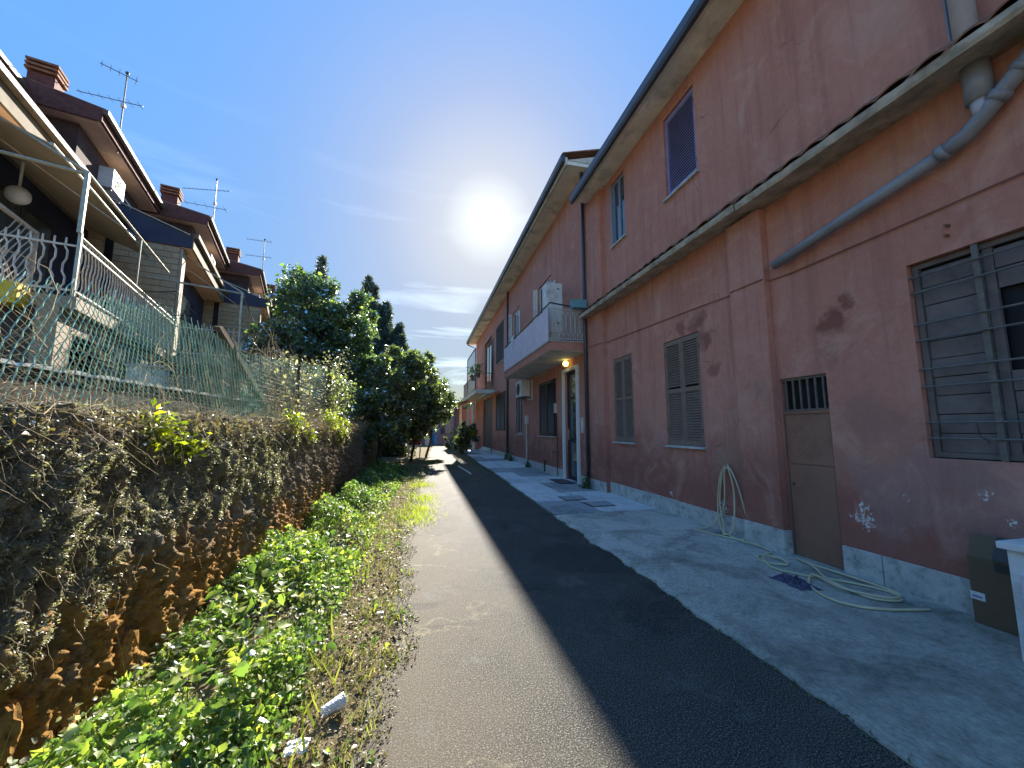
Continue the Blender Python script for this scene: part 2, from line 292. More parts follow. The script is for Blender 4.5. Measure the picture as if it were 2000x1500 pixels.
# ------------------------------------------------------------------ object helpers
WM = {}
def wmat(o): return WM.get(o.name, Matrix.Identity(4)) if o else Matrix.Identity(4)
def empty(name, loc, rz=0):
    o = bpy.data.objects.new(name, None); COL.objects.link(o); o.location = loc; o.rotation_euler = (0, 0, rz); o.empty_display_size = .2
    WM[o.name] = Matrix.Translation(loc) @ Matrix.Rotation(rz, 4, 'Z'); return o
def tag(o, label=None, cat=None, group=None, kind=None):
    if label: o['label'] = label
    if cat: o['category'] = cat
    if group: o['group'] = group
    if kind: o['kind'] = kind
    return o
class MB:
    def __init__(s): s.v = []; s.f = []
    def quad(s, a, b, c, d):
        i = len(s.v); s.v += [a, b, c, d]; s.f.append((i, i+1, i+2, i+3)); return s
    def poly(s, pts):
        i = len(s.v); s.v += list(pts); s.f.append(tuple(range(i, i+len(pts)))); return s
    def box(s, x0, x1, y0, y1, z0, z1):
        i = len(s.v); s.v += [(x, y, z) for z in (z0, z1) for y in (y0, y1) for x in (x0, x1)]
        for f in ((0, 2, 3, 1), (4, 5, 7, 6), (0, 1, 5, 4), (2, 6, 7, 3), (0, 4, 6, 2), (1, 3, 7, 5)): s.f.append(tuple(i+k for k in f))
        return s
    def prism(s, prof, y0, y1, ax='y'):
        """profile of (a,z) extruded along y (a=x) or along x (a=y)"""
        i = len(s.v); n = len(prof)
        for q in (y0, y1):
            for a, z in prof: s.v.append((a, q, z) if ax == 'y' else (q, a, z))
        s.f.append(tuple(i+k for k in range(n))); s.f.append(tuple(i+n+k for k in reversed(range(n))))
        for k in range(n): s.f.append((i+k, i+(k+1) % n, i+n+(k+1) % n, i+n+k))
        return s
    def tube(s, pts, r, n=6, caps=True):
        pts = [Vector(p) for p in pts]; rr = r if isinstance(r, (list, tuple)) else [r]*len(pts); i0 = len(s.v); up = None
        for k, p in enumerate(pts):
            t = (pts[min(k+1, len(pts)-1)]-pts[max(k-1, 0)]); t = t.normalized() if t.length > 1e-9 else Vector((0, 0, 1))
            if up is None: up = Vector((0, 0, 1)) if abs(t.z) < .9 else Vector((1, 0, 0))
            a = t.cross(up); 
            if a.length < 1e-6: a = t.orthogonal()
            a.normalize(); b = a.cross(t).normalized(); up = b
            for q in range(n):
                an = 2*math.pi*q/n; s.v.append(tuple(p+(a*math.cos(an)+b*math.sin(an))*rr[k]))
        for k in range(len(pts)-1):
            for q in range(n):
                s.f.append((i0+k*n+q, i0+k*n+(q+1) % n, i0+(k+1)*n+(q+1) % n, i0+(k+1)*n+q))
        if caps: s.f.append(tuple(i0+q for q in reversed(range(n)))); s.f.append(tuple(i0+(len(pts)-1)*n+q for q in range(n)))
        return s
    def ball(s, c, r, nu=10, nv=6, sq=(1, 1, 1)):
        i = len(s.v)
        for a in range(nv+1):
            th = math.pi*a/nv
            for b in range(nu):
                ph = 2*math.pi*b/nu; s.v.append((c[0]+r*sq[0]*math.sin(th)*math.cos(ph), c[1]+r*sq[1]*math.sin(th)*math.sin(ph), c[2]+r*sq[2]*math.cos(th)))
        for a in range(nv):
            for b in range(nu): s.f.append((i+a*nu+b, i+(a+1)*nu+b, i+(a+1)*nu+(b+1) % nu, i+a*nu+(b+1) % nu))
        return s
    def mesh(s, name, mat, inv=None, smooth=False):
        me = bpy.data.meshes.new(name); v = s.v
        if inv is not None: v = [tuple(inv @ Vector(p)) for p in v]
        me.from_pydata(v, [], s.f); me.materials.append(mat)
        if smooth: me.polygons.foreach_set('use_smooth', [True]*len(me.polygons))
        me.update(); return me
    def build(s, name, mat, parent=None, local=False, smooth=False, kind=None, label=None, bevel=0):
        inv = None
        pm = wmat(parent)
        if not local: inv = pm.inverted() if parent else None
        o = bpy.data.objects.new(name, s.mesh(name, M[mat] if isinstance(mat, str) else mat, inv, smooth)); COL.objects.link(o)
        if parent: o.parent = parent
        WM[o.name] = pm.copy()
        if kind: o['kind'] = kind
        if label: o['label'] = label
        if bevel:
            b = o.modifiers.new('bevel', 'BEVEL'); b.width = bevel; b.segments = 2; b.limit_method = 'ANGLE'
        return o
def inst(name, mesh, parent, loc, rot=(0, 0, 0), scale=(1, 1, 1)):
    o = bpy.data.objects.new(name, mesh); COL.objects.link(o); o.parent = parent; o.location = loc; o.rotation_euler = rot; o.scale = scale
    WM[o.name] = wmat(parent) @ Matrix.LocRotScale(Vector(loc), __import__('mathutils').Euler(rot), Vector(scale)); return o
def top(mb, name, mat, label, cat, group=None, **k):
    """a top-level thing that is one mesh"""
    return tag(mb.build(name, mat, **k), label, cat, group)

# ------------------------------------------------------------------ numpy noise
def vnoise(p, seed=0):
    p = np.asarray(p, float); i = np.floor(p).astype(np.int64); f = p-i; f = f*f*(3-2*f); out = np.zeros(len(p))
    for dx in (0, 1):
        for dy in (0, 1):
            for dz in (0, 1):
                h = ((i[:, 0]+dx)*374761393+(i[:, 1]+dy)*668265263+(i[:, 2]+dz)*2147483647+seed*974634777) & 0xffffffff
                h = ((h ^ (h >> 13))*1274126177) & 0xffffffff; h = (h ^ (h >> 16)) & 0xffff
                out += h/65535.*(f[:, 0] if dx else 1-f[:, 0])*(f[:, 1] if dy else 1-f[:, 1])*(f[:, 2] if dz else 1-f[:, 2])
    return out
def fbm(p, o=5, g_=.55, seed=0):
    a = 1; t = 0; s = 0; p = np.asarray(p, float)
    for k in range(o): s = s+a*vnoise(p*2**k, seed+k); t += a; a *= g_
    return s/t
def npmesh(name, V, F, mat, rnd=None, parent=None, smooth=False, kind=None):
    me = bpy.data.meshes.new(name); V = np.asarray(V, np.float32); F = np.asarray(F, np.int32); k = F.shape[1]
    me.vertices.add(len(V)); me.vertices.foreach_set('co', V.ravel()); me.loops.add(F.size); me.loops.foreach_set('vertex_index', F.ravel())
    me.polygons.add(len(F)); me.polygons.foreach_set('loop_start', np.arange(0, F.size, k, dtype=np.int32))
    if rnd is not None:
        a = me.attributes.new('rnd', 'FLOAT', 'POINT'); a.data.foreach_set('value', np.asarray(rnd, np.float32))
    me.materials.append(M[mat]); me.update(calc_edges=True)
    if smooth: me.polygons.foreach_set('use_smooth', np.ones(len(F), bool))
    o = bpy.data.objects.new(name, me); COL.objects.link(o)
    if parent: o.parent = parent
    if kind: o['kind'] = kind
    return o
LEAF = np.array([(0, 0, 0), (.27, .02, .05), (.24, .18, .05), (.38, .27, .10), (.28, .42, .07), (.34, .55, .09), (.17, .72, .02), (0, 1, -.16), (0, .35, -.02), (0, .68, -.05)])
def _mirror(P):
    v = [tuple(p) for p in P]; k = len(v); m = {}
    for i in range(1, 7): m[i] = len(v); v.append((-P[i][0], P[i][1], P[i][2]))
    f = [(0, 1, 2), (0, 2, 8), (2, 3, 8), (3, 4, 8), (4, 9, 8), (4, 5, 9), (5, 6, 9), (6, 7, 9)]
    g2 = [tuple(reversed([m.get(i, i) for i in t])) for t in f]
    return np.array(v), np.array(f+g2)
LEAF, LEAF_F = _mirror(LEAF)
SIMPLE = np.array([(0, 0, 0), (.30, .35, .07), (0, 1, -.10), (-.30, .35, .07), (0, .45, -.02)]); SIMPLE_F = np.array([(0, 1, 4), (1, 2, 4), (2, 3, 4), (3, 0, 4)])
OVAL = np.array([(0, 0, 0), (.22, .5, .05), (0, 1, -.06), (-.22, .5, .05)]); OVAL_F = np.array([(0, 1, 2, 3)])
BLADE = np.array([(-.04, 0, 0), (.04, 0, 0), (.03, .55, .08), (-.03, .55, .08), (0, 1, .28)]); BLADE_F = np.array([(0, 1, 2), (0, 2, 3), (3, 2, 4)])
def leaves(name, C, size, mat, shape='leaf', up=.6, dirs=None, rnd=None, parent=None, kind=None, tilt=1.0, rng=RNG):
    """cloud of leaf-shaped faces at centres C; up = how much they face upward"""
    P, F = {'leaf': (LEAF, LEAF_F), 'simple': (SIMPLE, SIMPLE_F), 'oval': (OVAL, OVAL_F), 'blade': (BLADE, BLADE_F)}[shape]
    n = len(C); nz = rng.normal(size=(n, 3))*tilt; nz[:, 2] += up*2
    if dirs is not None: nz += dirs
    nz /= np.linalg.norm(nz, axis=1)[:, None]; t = rng.normal(size=(n, 3)); t -= nz*np.sum(t*nz, 1)[:, None]; t /= np.linalg.norm(t, axis=1)[:, None]
    if shape == 'blade': t = rng.normal(size=(n, 3))*.35; t[:, 2] = 1; t /= np.linalg.norm(t, axis=1)[:, None]; nz = np.cross(t, rng.normal(size=(n, 3))); nz /= np.linalg.norm(nz, axis=1)[:, None]
    b = np.cross(t, nz); sz = np.broadcast_to(np.asarray(size, float), (n,))*rng.uniform(.6, 1.3, n)
    V = C[:, None, :]+sz[:, None, None]*(P[None, :, 0:1]*b[:, None]+P[None, :, 1:2]*t[:, None]+P[None, :, 2:3]*nz[:, None])
    FF = (F[None]+(np.arange(n)*len(P))[:, None, None]).reshape(-1, F.shape[1])
    r = rng.random(n) if rnd is None else rnd
    return npmesh(name, V.reshape(-1, 3), FF, mat, np.repeat(r, len(P)), parent, kind=kind)
def twigs(name, starts, dirs, length, mat, r=.004, segs=5, curl=.5, grav=0, parent=None, kind=None, rng=RNG):
    """many thin three-sided curved stems in one mesh"""
    n = len(starts); P = starts.copy(); D = dirs/np.linalg.norm(dirs, axis=1)[:, None]; Ln = np.broadcast_to(np.asarray(length, float), (n,)); Rr = np.broadcast_to(np.asarray(r, float), (n,))
    rings = []; ref = np.array([.3, .5, .8])
    for k in range(segs+1):
        a = np.cross(D, ref); a /= np.linalg.norm(a, axis=1)[:, None]+1e-9; b = np.cross(D, a); rad = Rr*(1-.6*k/segs)
        rings.append(np.stack([P+(a*math.cos(q*2.094)+b*math.sin(q*2.094))*rad[:, None] for q in range(3)], 1))
        P = P+D*(Ln/segs)[:, None]; D = D+rng.normal(size=(n, 3))*curl; D[:, 2] -= grav; D /= np.linalg.norm(D, axis=1)[:, None]
    V = np.stack(rings, 1).reshape(-1, 3); F = []
    for k in range(segs):
        for q in range(3): F.append((k*3+q, k*3+(q+1) % 3, (k+1)*3+(q+1) % 3, (k+1)*3+q))
    FF = (np.array(F)[None]+(np.arange(n)*3*(segs+1))[:, None, None]).reshape(-1, 4)
    return npmesh(name, V, FF, mat, None, parent, kind=kind)

# ================================================================== GROUND
tag(MB().box(-400, 400, -60, 900, -.6, -.06).build('ground', 'soil'), kind='structure')
def sheet(name, mat, left, right, y0, y1, ny, z, thick=.05, wob=.0, wf=1.5, zfun=None):
    ys = [y0+(y1-y0)*(k/ny)**1.5 for k in range(ny+1)]; mb = MB(); nx = 6
    for y in ys:
        a = left(y); b = right(y)
        for i in range(nx+1):
            x = a+(b-a)*i/nx; mb.v.append((x, y, z+(zfun(x, y) if zfun else 0)))
    for k in range(ny):
        for i in range(nx): q = k*(nx+1)+i; mb.f.append((q, q+1, q+nx+2, q+nx+1))
    o = mb.build(name, mat); return tag(o, kind='structure')
def nz1(y, f, s=0, a=1): return (mnoise.fractal(Vector((y*f, s*7.3, 1.7)), .8, 2.1, 6))*a
# asphalt lane
edgeL = lambda y: (-.26 + .012*y + .03*max(0, y-9) + nz1(y, 1.7, 1, .16))
edgeR = lambda y: 2.09 + .018*y + nz1(y, 2.2, 2, .055) + nz1(y, 9, 5, .02)
sheet('road', 'asphalt', edgeL, lambda y: edgeR(y)+.12, -3, 60, 400, .0)
# earth verge between lane and wall
sheet('verge', 'soil', lambda y: -2.2, lambda y: edgeL(y)+.05, -3, 30, 260, -.012, zfun=lambda x, y: .02*mnoise.noise(Vector((x*4, y*4, 0))))
# concrete apron: rough near part as one slab with broken edge, raised a little
pv = MB(); ys = [-3+k*.06 for k in range(int(9.3/.06)+1)]
for y in ys:
    e = edgeR(y)
    for x, z in ((e-.012, -.03), (e+.01, .012), (e+.06, .03), (3.1, .034), (4.2, .036)): pv.v.append((x, y, z+mnoise.noise(Vector((x*2, y*2, 3)))*.006))
for k in range(len(ys)-1):
    for i in range(4): q = k*5+i; pv.f.append((q, q+1, q+6, q+5))
pave = pv.build('pavement', 'concrete'); pave['kind'] = 'structure'
# far part: separate cast slabs with open joints
y = 6.34; k = 0; rs = random.Random(3)
base = MB().box(2.28, 4.2, 6.3, 28, -.05, -.002).build('pavement_bed', 'soil'); base['kind'] = 'structure'
while y < 27:
    d = rs.uniform(.95, 1.75); xm = 3.05+rs.uniform(-.12, .16); x0 = edgeR(y+.4)+.02
    for a, b in ((x0, xm-.008), (xm+.008, 4.17)):
        h = .03+rs.uniform(-.004, .008)
        MB().box(a, b, y, y+d-.028, -.02, h).build('slab', 'slab' if rs.random() < .6 else 'slab2', pave, bevel=.004)
    y += d
# moss and grit line along the broken edge of the concrete
n = 2600; yy = RNG.uniform(.8, 16, n)**1.0; xx = np.array([edgeR(v) for v in yy])+RNG.normal(0, .022, n)
leaves('edge_moss', np.stack([xx, yy, RNG.uniform(0, .014, n)], 1), .022, 'leaf_dark', 'oval', .8, kind='stuff')

# ================================================================== RED HOUSE (near) : X=4.15 wall plane
def facade(X, y0, y1, z0, z1, holes, depth=.16, thick=.3):
    """wall facing -X with rectangular openings, reveals and a back"""
    ys = sorted({y0, y1, *[h[0] for h in holes], *[h[1] for h in holes]}); zs = sorted({z0, z1, *[h[2] for h in holes], *[h[3] for h in holes]})
    mb = MB()
    for a, b in zip(ys, ys[1:]):
        for c, d in zip(zs, zs[1:]):
            if any(h[0] <= (a+b)/2 <= h[1] and h[2] <= (c+d)/2 <= h[3] for h in holes): continue
            mb.quad((X, a, c), (X, a, d), (X, b, d), (X, b, c))
    for a, b, c, d in holes:
        D = X+depth
        mb.quad((X, a, c), (D, a, c), (D, a, d), (X, a, d)).quad((X, b, c), (X, b, d), (D, b, d), (D, b, c))
        mb.quad((X, a, d), (D, a, d), (D, b, d), (X, b, d)).quad((X, a, c), (X, b, c), (D, b, c), (D, a, c))
    T = X+thick
    mb.quad((T, y0, z0), (T, y1, z0), (T, y1, z1), (T, y0, z1))
    mb.quad((X, y0, z0), (T, y0, z0), (T, y0, z1), (X, y0, z1)).quad((X, y1, z0), (X, y1, z1), (T, y1, z1), (T, y1, z0)).quad((X, y0, z1), (T, y0, z1), (T, y1, z1), (X, y1, z1))
    return mb
A = tag(empty('red_house', (4.15, 4, 0)), 'near red plastered house with a tiled ledge between floors and a brown metal door', 'house')
W = 4.15
facade(W, -2.5, 8.1, 0, 7.3, [(7.02, 7.82, 1.18, 3.0), (5.05, 5.95, 1.18, 2.97), (3.18, 3.73, 0, 2.04), (.55, 2.40, 1.21, 2.89), (7.09, 7.68, 5.6, 7.12), (4.86, 5.66, 5.52, 7.06)], .12).build('wall', 'plaster', A)
MB().box(W+.301, W+6, -2.5, 8.9, 0, 7.28).build('house_body', 'plaster', A)
MB().box(4.05, 4.449, 8.1, 8.9, 0, 7.3).build('pilaster', 'plaster', A, bevel=.008)
MB().box(4.05, 4.148, 3.745, 4.28, .02, 4.22).build('pilaster', 'plaster', A, bevel=.008)
# plinth: travertine slabs, one by one
def plinth(X0, X1, y0, y1, ztop, parent, step=1.25, seed=1):
    r = random.Random(seed); y = y0
    while y < y1-.02:
        e = min(y1, y+step*r.uniform(.85, 1.15)); e = y1 if y1-e < .25 else e
        MB().box(X0+r.uniform(0, .006), X1, y+.003, e-.003, .015, ztop+r.uniform(-.008, .008)).build('plinth_slab', 'marble', parent, bevel=.004); y = e
plinth(4.125, 4.149, 4.29, 8.09, .275, A, seed=2); plinth(4.125, 4.149, -2, 3.17, .30, A, seed=4)
plinth(4.027, 4.049, 8.09, 8.91, .25, A, 3); plinth(4.027, 4.049, 3.735, 4.29, .30, A, 3)
MB().box(4.03, 4.148, 3.72, 3.744, .015, .30).build('plinth_slab', 'marble', A, bevel=.004)
# ledge with broken tiles
def ledge(y0, y1, X, zt, seed):
    r = random.Random(seed); zb = zt-.085
    ys = np.arange(y0, y1+.001, .09); mb = MB()
    for yq in ys:
        j = mnoise.noise(Vector((yq*3, seed, 0)))*.012; t = mnoise.noise(Vector((yq*9, seed, 4)))*.014
        for p in ((W+.001, zb+.05), (X+.012+j, zb), (X+t, zb+.03), (X+j*.8, zt+t), (W+.001, zt+.27)): mb.v.append((p[0], yq, p[1]))
    for k in range(len(ys)-1):
        for i in range(4): q = k*5+i; mb.f.append((q, q+5, q+6, q+1))
    mb.poly([mb.v[i] for i in (4, 3, 2, 1, 0)]); mb.poly([mb.v[-5+i] for i in (0, 1, 2, 3, 4)])
    o = mb.build('ledge', 'ledge', A)
    y = y0
    while y < y1-.05:
        d = r.uniform(.20, .26); e = min(y+d, y1)
        if r.random() > .06:
            x0 = X-.02+r.uniform(-.01, .022); z0 = zt+.012+r.uniform(0, .012); sag = r.uniform(-.008, .008)
            m = MB(); n = 5
            for s_, (xa, za) in enumerate(((x0, z0), (x0+.36, z0+.255))):
                for i in range(n+1):
                    yy_ = y+(e-y)*i/n; zz = math.sin(math.pi*i/n)*.035+za+sag
                    m.v.append((xa, yy_, zz)); m.v.append((xa, yy_, zz-.016))
            for i in range(n):
                a = 2*i; b = 2*(n+1)
                m.f += [(a, a+2, b+a+2, b+a), (a+1, b+a+1, b+a+3, a+3), (a, a+1, a+3, a+2), (b+a, b+a+2, b+a+3, b+a+1)]
            m.f += [(0, 2*(n+1), 2*(n+1)+1, 1)]
            m.build('tile', 'terracotta', o, smooth=False)
        y = e
ledge(3.86, 8.92, 3.80, 4.31, 3); ledge(-1.5, 3.84, 3.765, 4.27, 5)
# eave of the near house
MB().prism([(3.74, 7.30), (W+.2, 7.302), (W+.2, 7.38), (3.74, 7.38)], -2.5, 8.75).build('soffit', 'soffit', A)
MB().box(3.68, 3.739, -2.5, 8.78, 7.28, 7.44).build('fascia', 'cream', A)
gm = MB().prism([(3.575, 7.46), (3.675, 7.46), (3.675, 7.30), (3.65, 7.255), (3.60, 7.255), (3.575, 7.31)], -2.5, 8.8); gm.build('gutter', 'gutter', A)
rf = MB().prism([(3.62, 7.47), (3.62, 7.50), (10, 9.2), (10, 9.1)], -2.5, 8.95).build('roof', 'terracotta', A)
# windows, upper floor
def sill(y0, y1, z, parent, X=W, t=.035, over=.05): MB().box(X-over, X+.115, y0-.04, y1+.04, z-t, z-.001).build('sill', 'marble', parent)
def louvre(parent, X, y0, y1, z0, z1, leaves_=2, mat='shutter', split=True, step=.042, name='shutter'):
    wl = (y1-y0)/leaves_
    for k in range(leaves_):
        a = y0+k*wl+.004; b = a+wl-.008; f = MB(); s_ = MB(); fr = .05
        f.box(X, X+.035, a, a+fr, z0, z1).box(X, X+.035, b-fr, b, z0, z1).box(X, X+.034, a+fr, b-fr, z0, z0+.09).box(X, X+.034, a+fr, b-fr, z1-.08, z1)
        mids = [(z0+z1)/2+.02] if split else []
        for m_ in mids: f.box(X, X+.034, a+fr, b-fr, m_-.035, m_+.035)
        o = f.build(name, mat, parent)
        z = z0+.10
        while z < z1-.10:
            if not any(abs(z-m_) < .05 for m_ in mids):
                s_.v += [(X+.004, a+fr, z), (X+.004, b-fr, z), (X+.030, b-fr, z+step*.85), (X+.030, a+fr, z+step*.85), (X+.008, a+fr, z-.005), (X+.008, b-fr, z-.005), (X+.034, b-fr, z+step*.85-.005), (X+.034, a+fr, z+step*.85-.005)]
                i = len(s_.v)-8; s_.f += [(i, i+1, i+2, i+3), (i+7, i+6, i+5, i+4), (i, i+4, i+5, i+1), (i+3, i+2, i+6, i+7)]
            z += step
        s_.build('slats', mat, o, kind='stuff')
        for hz in (z0+.2, z1-.25): MB().box(X-.012, X-.001, (a if k == 0 else b-.03), (a+.03 if k == 0 else b), hz, hz+.07).build('hinge', 'grey_bar', o)
    MB().box(X+.06, X+.075, y0, y1, z0, z1).build('backing', 'black', parent)
louvre(A, 4.16, 7.03, 7.81, 1.185, 2.99); louvre(A, 4.16, 5.06, 5.94, 1.185, 2.96)
sill(7.02, 7.82, 1.18, A); sill(5.05, 5.95, 1.18, A)
louvre(A, 4.18, 4.87, 5.65, 5.53, 7.04, 1, 'shutter_blue', False, .05); sill(4.86, 5.66, 5.52, A)
def casement(parent, X, y0, y1, z0, z1, mat='frame_blue', n=2, bar=True):
    f = MB(); t = .05; f.box(X, X+.05, y0, y0+t, z0, z1).box(X, X+.05, y1-t, y1, z0, z1).box(X, X+.049, y0+t, y1-t, z0, z0+t).box(X, X+.049, y0+t, y1-t, z1-t, z1)
    for k in range(1, n): yy_ = y0+(y1-y0)*k/n; f.box(X-.004, X+.046, yy_-.03, yy_+.03, z0+t, z1-t)
    o = f.build('window', mat, parent)
    for k in range(n):
        a = y0+(y1-y0)*k/n+.03; b = y0+(y1-y0)*(k+1)/n-.03
        MB().box(X+.022, X+.028, a, b, z0+.03, z1-.03).build('pane', 'glass', o)
    return o
casement(A, 4.20, 7.10, 7.67, 5.61, 7.11, n=2); sill(7.09, 7.68, 5.6, A)
MB().box(W-.004, W+.05, 7.665, 7.70, 5.62, 7.1).build('guide_rail', 'frame_blue', A)
# sheet metal door and its grille
d_ = MB().box(4.18, 4.20, 3.19, 3.72, .03, 1.63).build('door', 'rust_door', A)
MB().box(4.168, 4.179, 3.20, 3.71, 1.06, 1.615).build('door_panel', 'rust_door', d_, bevel=.003)
MB().box(4.168, 4.179, 3.20, 3.71, .045, 1.052).build('door_panel', 'rust_door', d_, bevel=.003)
MB().box(4.160, 4.20, 3.181, 3.192, .03, 1.64).box(4.160, 4.20, 3.718, 3.729, .03, 1.64).box(4.160, 4.20, 3.192, 3.718, 1.622, 1.655).build('door_frame', 'rust_door', d_)
MB().ball((4.155, 3.66, .83), .012).build('keyhole_cover', 'dark_wood', d_)
gr = MB().box(4.17, 4.19, 3.182, 3.728, 2.01, 2.038).build('vent_grille', 'grey_bar', A); MB().box(4.17, 4.19, 3.182, 3.728, 1.658, 1.675).build('rail', 'grey_bar', gr)
for k in range(6): yb = 3.23+k*.087; MB().box(4.172, 4.188, yb, yb+.018, 1.675, 2.01).build('bar', 'grey_bar', gr)
MB().box(4.24, 4.268, 3.182, 3.728, 1.66, 2.04).build('backing', 'black', A)
# big barred window with boarded panels
bw = MB().box(4.20, 4.24, .56, .60, 1.22, 2.88).box(4.20, 4.24, 2.35, 2.39, 1.22, 2.88).box(4.20, 4.239, .60, 2.35, 2.84, 2.88).box(4.20, 4.239, .60, 2.35, 1.22, 1.26).build('barred_window', 'grey_plank', A)
MB().box(4.268, 4.29, .56, 2.39, 1.22, 2.88).build('backing', 'black', bw)
z = 1.262; k = 0
while z < 2.82:
    h = .156
    MB().box(4.215+.006*(k % 2), 4.235, 1.965, 2.345, z, min(z+h-.006, 2.838)).build('board', 'grey_plank', bw, bevel=.002)
    if not (1.95 < z+h/2 < 2.50): MB().box(4.215+.006*((k+1) % 2), 4.235, 1.1, 1.90, z, min(z+h-.006, 2.838)).build('board', 'grey_plank', bw, bevel=.002)
    z += h; k += 1
MB().box(4.213, 4.24, 1.905, 1.96, 1.26, 2.84).build('mullion', 'grey_plank', bw)
for yb in (1.955, 1.06): MB().box(4.16, 4.178, yb, yb+.038, 1.213, 2.888).build('upright_bar', 'grey_bar', bw)
for zb in (1.37, 1.50, 1.80, 1.95, 2.20, 2.34, 2.62, 2.76): MB().tube([(4.152, .56, zb), (4.152, 2.395, zb+.004)], .0085, 6).build('bar', 'grey_bar', bw)
MB().tube([(4.14, 2.085, 1.50), (4.135, 2.07, 1.39), (4.145, 2.04, 1.37), (4.14, 2.03, 1.34)], .004, 4).build('wire_hook', 'dark_wood', bw)
# pipes
def pipe(pts, r, mat, parent, name='drain_pipe', n=12): return MB().tube(pts, r, n).build(name, mat, parent, smooth=True)
dp = pipe([(4.06, 3.60, 3.40), (4.05, 2.02, 3.665)], .052, 'pvc', A)
pipe([(4.06, 2.05, 3.66), (4.05, 1.87, 3.715), (4.05, 1.77, 3.79), (4.055, 1.53, 4.02), (4.06, 1.40, 4.20)], .058, 'pvc', dp, 'elbow')
for p, q in (((4.05, 2.04, 3.664), (4.05, 1.99, 3.68)), ((4.05, 1.70, 3.855), (4.052, 1.66, 3.895)), ((4.055, 1.575, 3.975), (4.057, 1.54, 4.01))): MB().tube([p, q], .068, 12).build('collar', 'pvc', dp, smooth=True)
pipe([(4.05, 1.765, 3.80), (4.05, 1.775, 3.92)], .055, 'pvc_light', dp, 'branch'); MB().tube([(4.05, 1.775, 3.92), (4.05, 1.775, 4.225)], .078, 14).build('downpipe', 'pvc', dp, smooth=True)
MB().tube([(4.05, 1.42, 4.10), (4.05, 1.42, 4.225)], .075, 14).build('downpipe', 'pvc', dp, smooth=True)
MB().tube([(4.04, 1.79, 4.36), (4.04, 1.79, 7.28)], .07, 14).build('upper_downpipe', 'pvc_light', A, smooth=True)
MB().tube([(4.13, 1.92, 4.5), (4.13, 1.92, 7.28)], .012, 6).build('conduit', 'pvc', A)
MB().tube([(4.13, 1.89, 4.42), (4.13, 1.895, 7.28)], .008, 6).build('conduit', 'cable', A)
MB().box(4.02, 4.12, 1.44, 1.56, 4.50, 4.62).build('junction_box', 'white', A)
def cable(pts, r, parent, mat='cable', name='cable'):
    return MB().tube(pts, r, 5).build(name, mat, parent)
cable([(4.04, 8.85, 3.50), (4.04, 8.12, 3.46), (4.135, 8.08, 3.46), (4.135, 6.6, 3.40), (4.135, 5.2, 3.345), (4.135, 4.32, 3.30), (4.04, 4.26, 3.30), (4.04, 3.76, 3.29), (4.135, 3.72, 3.27), (4.135, 3.45, 3.255), (4.135, 2.9, 3.26), (4.135, 1.7, 3.27), (4.135, -1, 3.27)], .0075, A)
MB().tube([(4.10, 2.1, 3.02), (4.15, 2.1, 3.02)], .012, 6).build('wall_plug', 'terracotta', A); MB().tube([(4.10, 2.09, 3.1), (4.15, 2.09, 3.1)], .012, 6).build('wall_plug', 'terracotta', A)

# ================================================================== RED HOUSE (far) : X=4.05 wall plane
B = tag(empty('red_house', (4.05, 16, 0)), 'farther long red house with deep eaves and a screened balcony over its entrance', 'house')
WB = 4.05
HB = [(9.66, 10.60, 0, 3.08), (11.52, 13.22, 1.22, 3.05), (15.6, 16.68, 1.22, 3.34), (19.1, 21.6, 1.36, 3.4), (22.7, 26.2, .3, 3.4), (19.4, 21.6, 5.05, 7.3), (23.2, 25.6, 4.0, 6.95), (11.75, 13.2, 4.1, 6.6), (16.0, 17.4, 4.6, 6.9)]
facade(WB, 8.905, 30.2, 0, 8.3, HB, .14).build('wall', 'plaster', B)
MB().box(WB+.301, WB+6, 8.905, 30.2, 0, 8.28).build('house_body', 'plaster', B)
plinth(4.02, 4.049, 8.92, 9.55, .25, B, 3, 5); plinth(4.02, 4.049, 10.72, 12.45, .27, B, 1.1, 6); plinth(4.02, 4.049, 12.68, 22.6, .27, B, 1.3, 7)
MB().box(4.043, 4.0495, 12.45, 12.68, .02, .42).build('vent_opening', 'black', B)
# roof and eaves
MB().prism([(3.50, 8.30), (WB+.3, 8.302), (WB+.3, 8.40), (3.50, 8.40)], 8.72, 30.9).build('soffit', 'soffit', B)
MB().box(3.44, 3.499, 8.7, 30.92, 8.27, 8.48).build('fascia', 'cream', B)
MB().prism([(3.33, 8.55), (3.435, 8.55), (3.435, 8.40), (3.41, 8.35), (3.36, 8.35), (3.33, 8.41)], 8.7, 31).build('gutter', 'gutter', B)
MB().prism([(3.36, 8.56), (3.36, 8.59), (10, 10.4), (10, 10.3)], 8.68, 31.05).build('roof', 'terracotta', B)
MB().prism([(3.48, 8.41), (9.9, 10.2), (9.9, 8.41)], 8.71, 8.90).build('gable_infill', 'cream', B)
MB().tube([(3.39, 30.6, 8.38), (3.42, 30.6, 8.2), (4.0, 30.3, 7.9), (4.0, 30.3, .1)], .045, 8).build('downpipe', 'gutter', B, smooth=True)
MB().tube([(3.99, 8.95, 8.3), (3.99, 8.95, .06)], .045, 8).build('downpipe', 'gutter', B, smooth=True)
MB().tube([(3.99, 18.25, 8.3), (3.99, 18.25, .06)], .05, 8).build('downpipe', 'gutter', B, smooth=True)
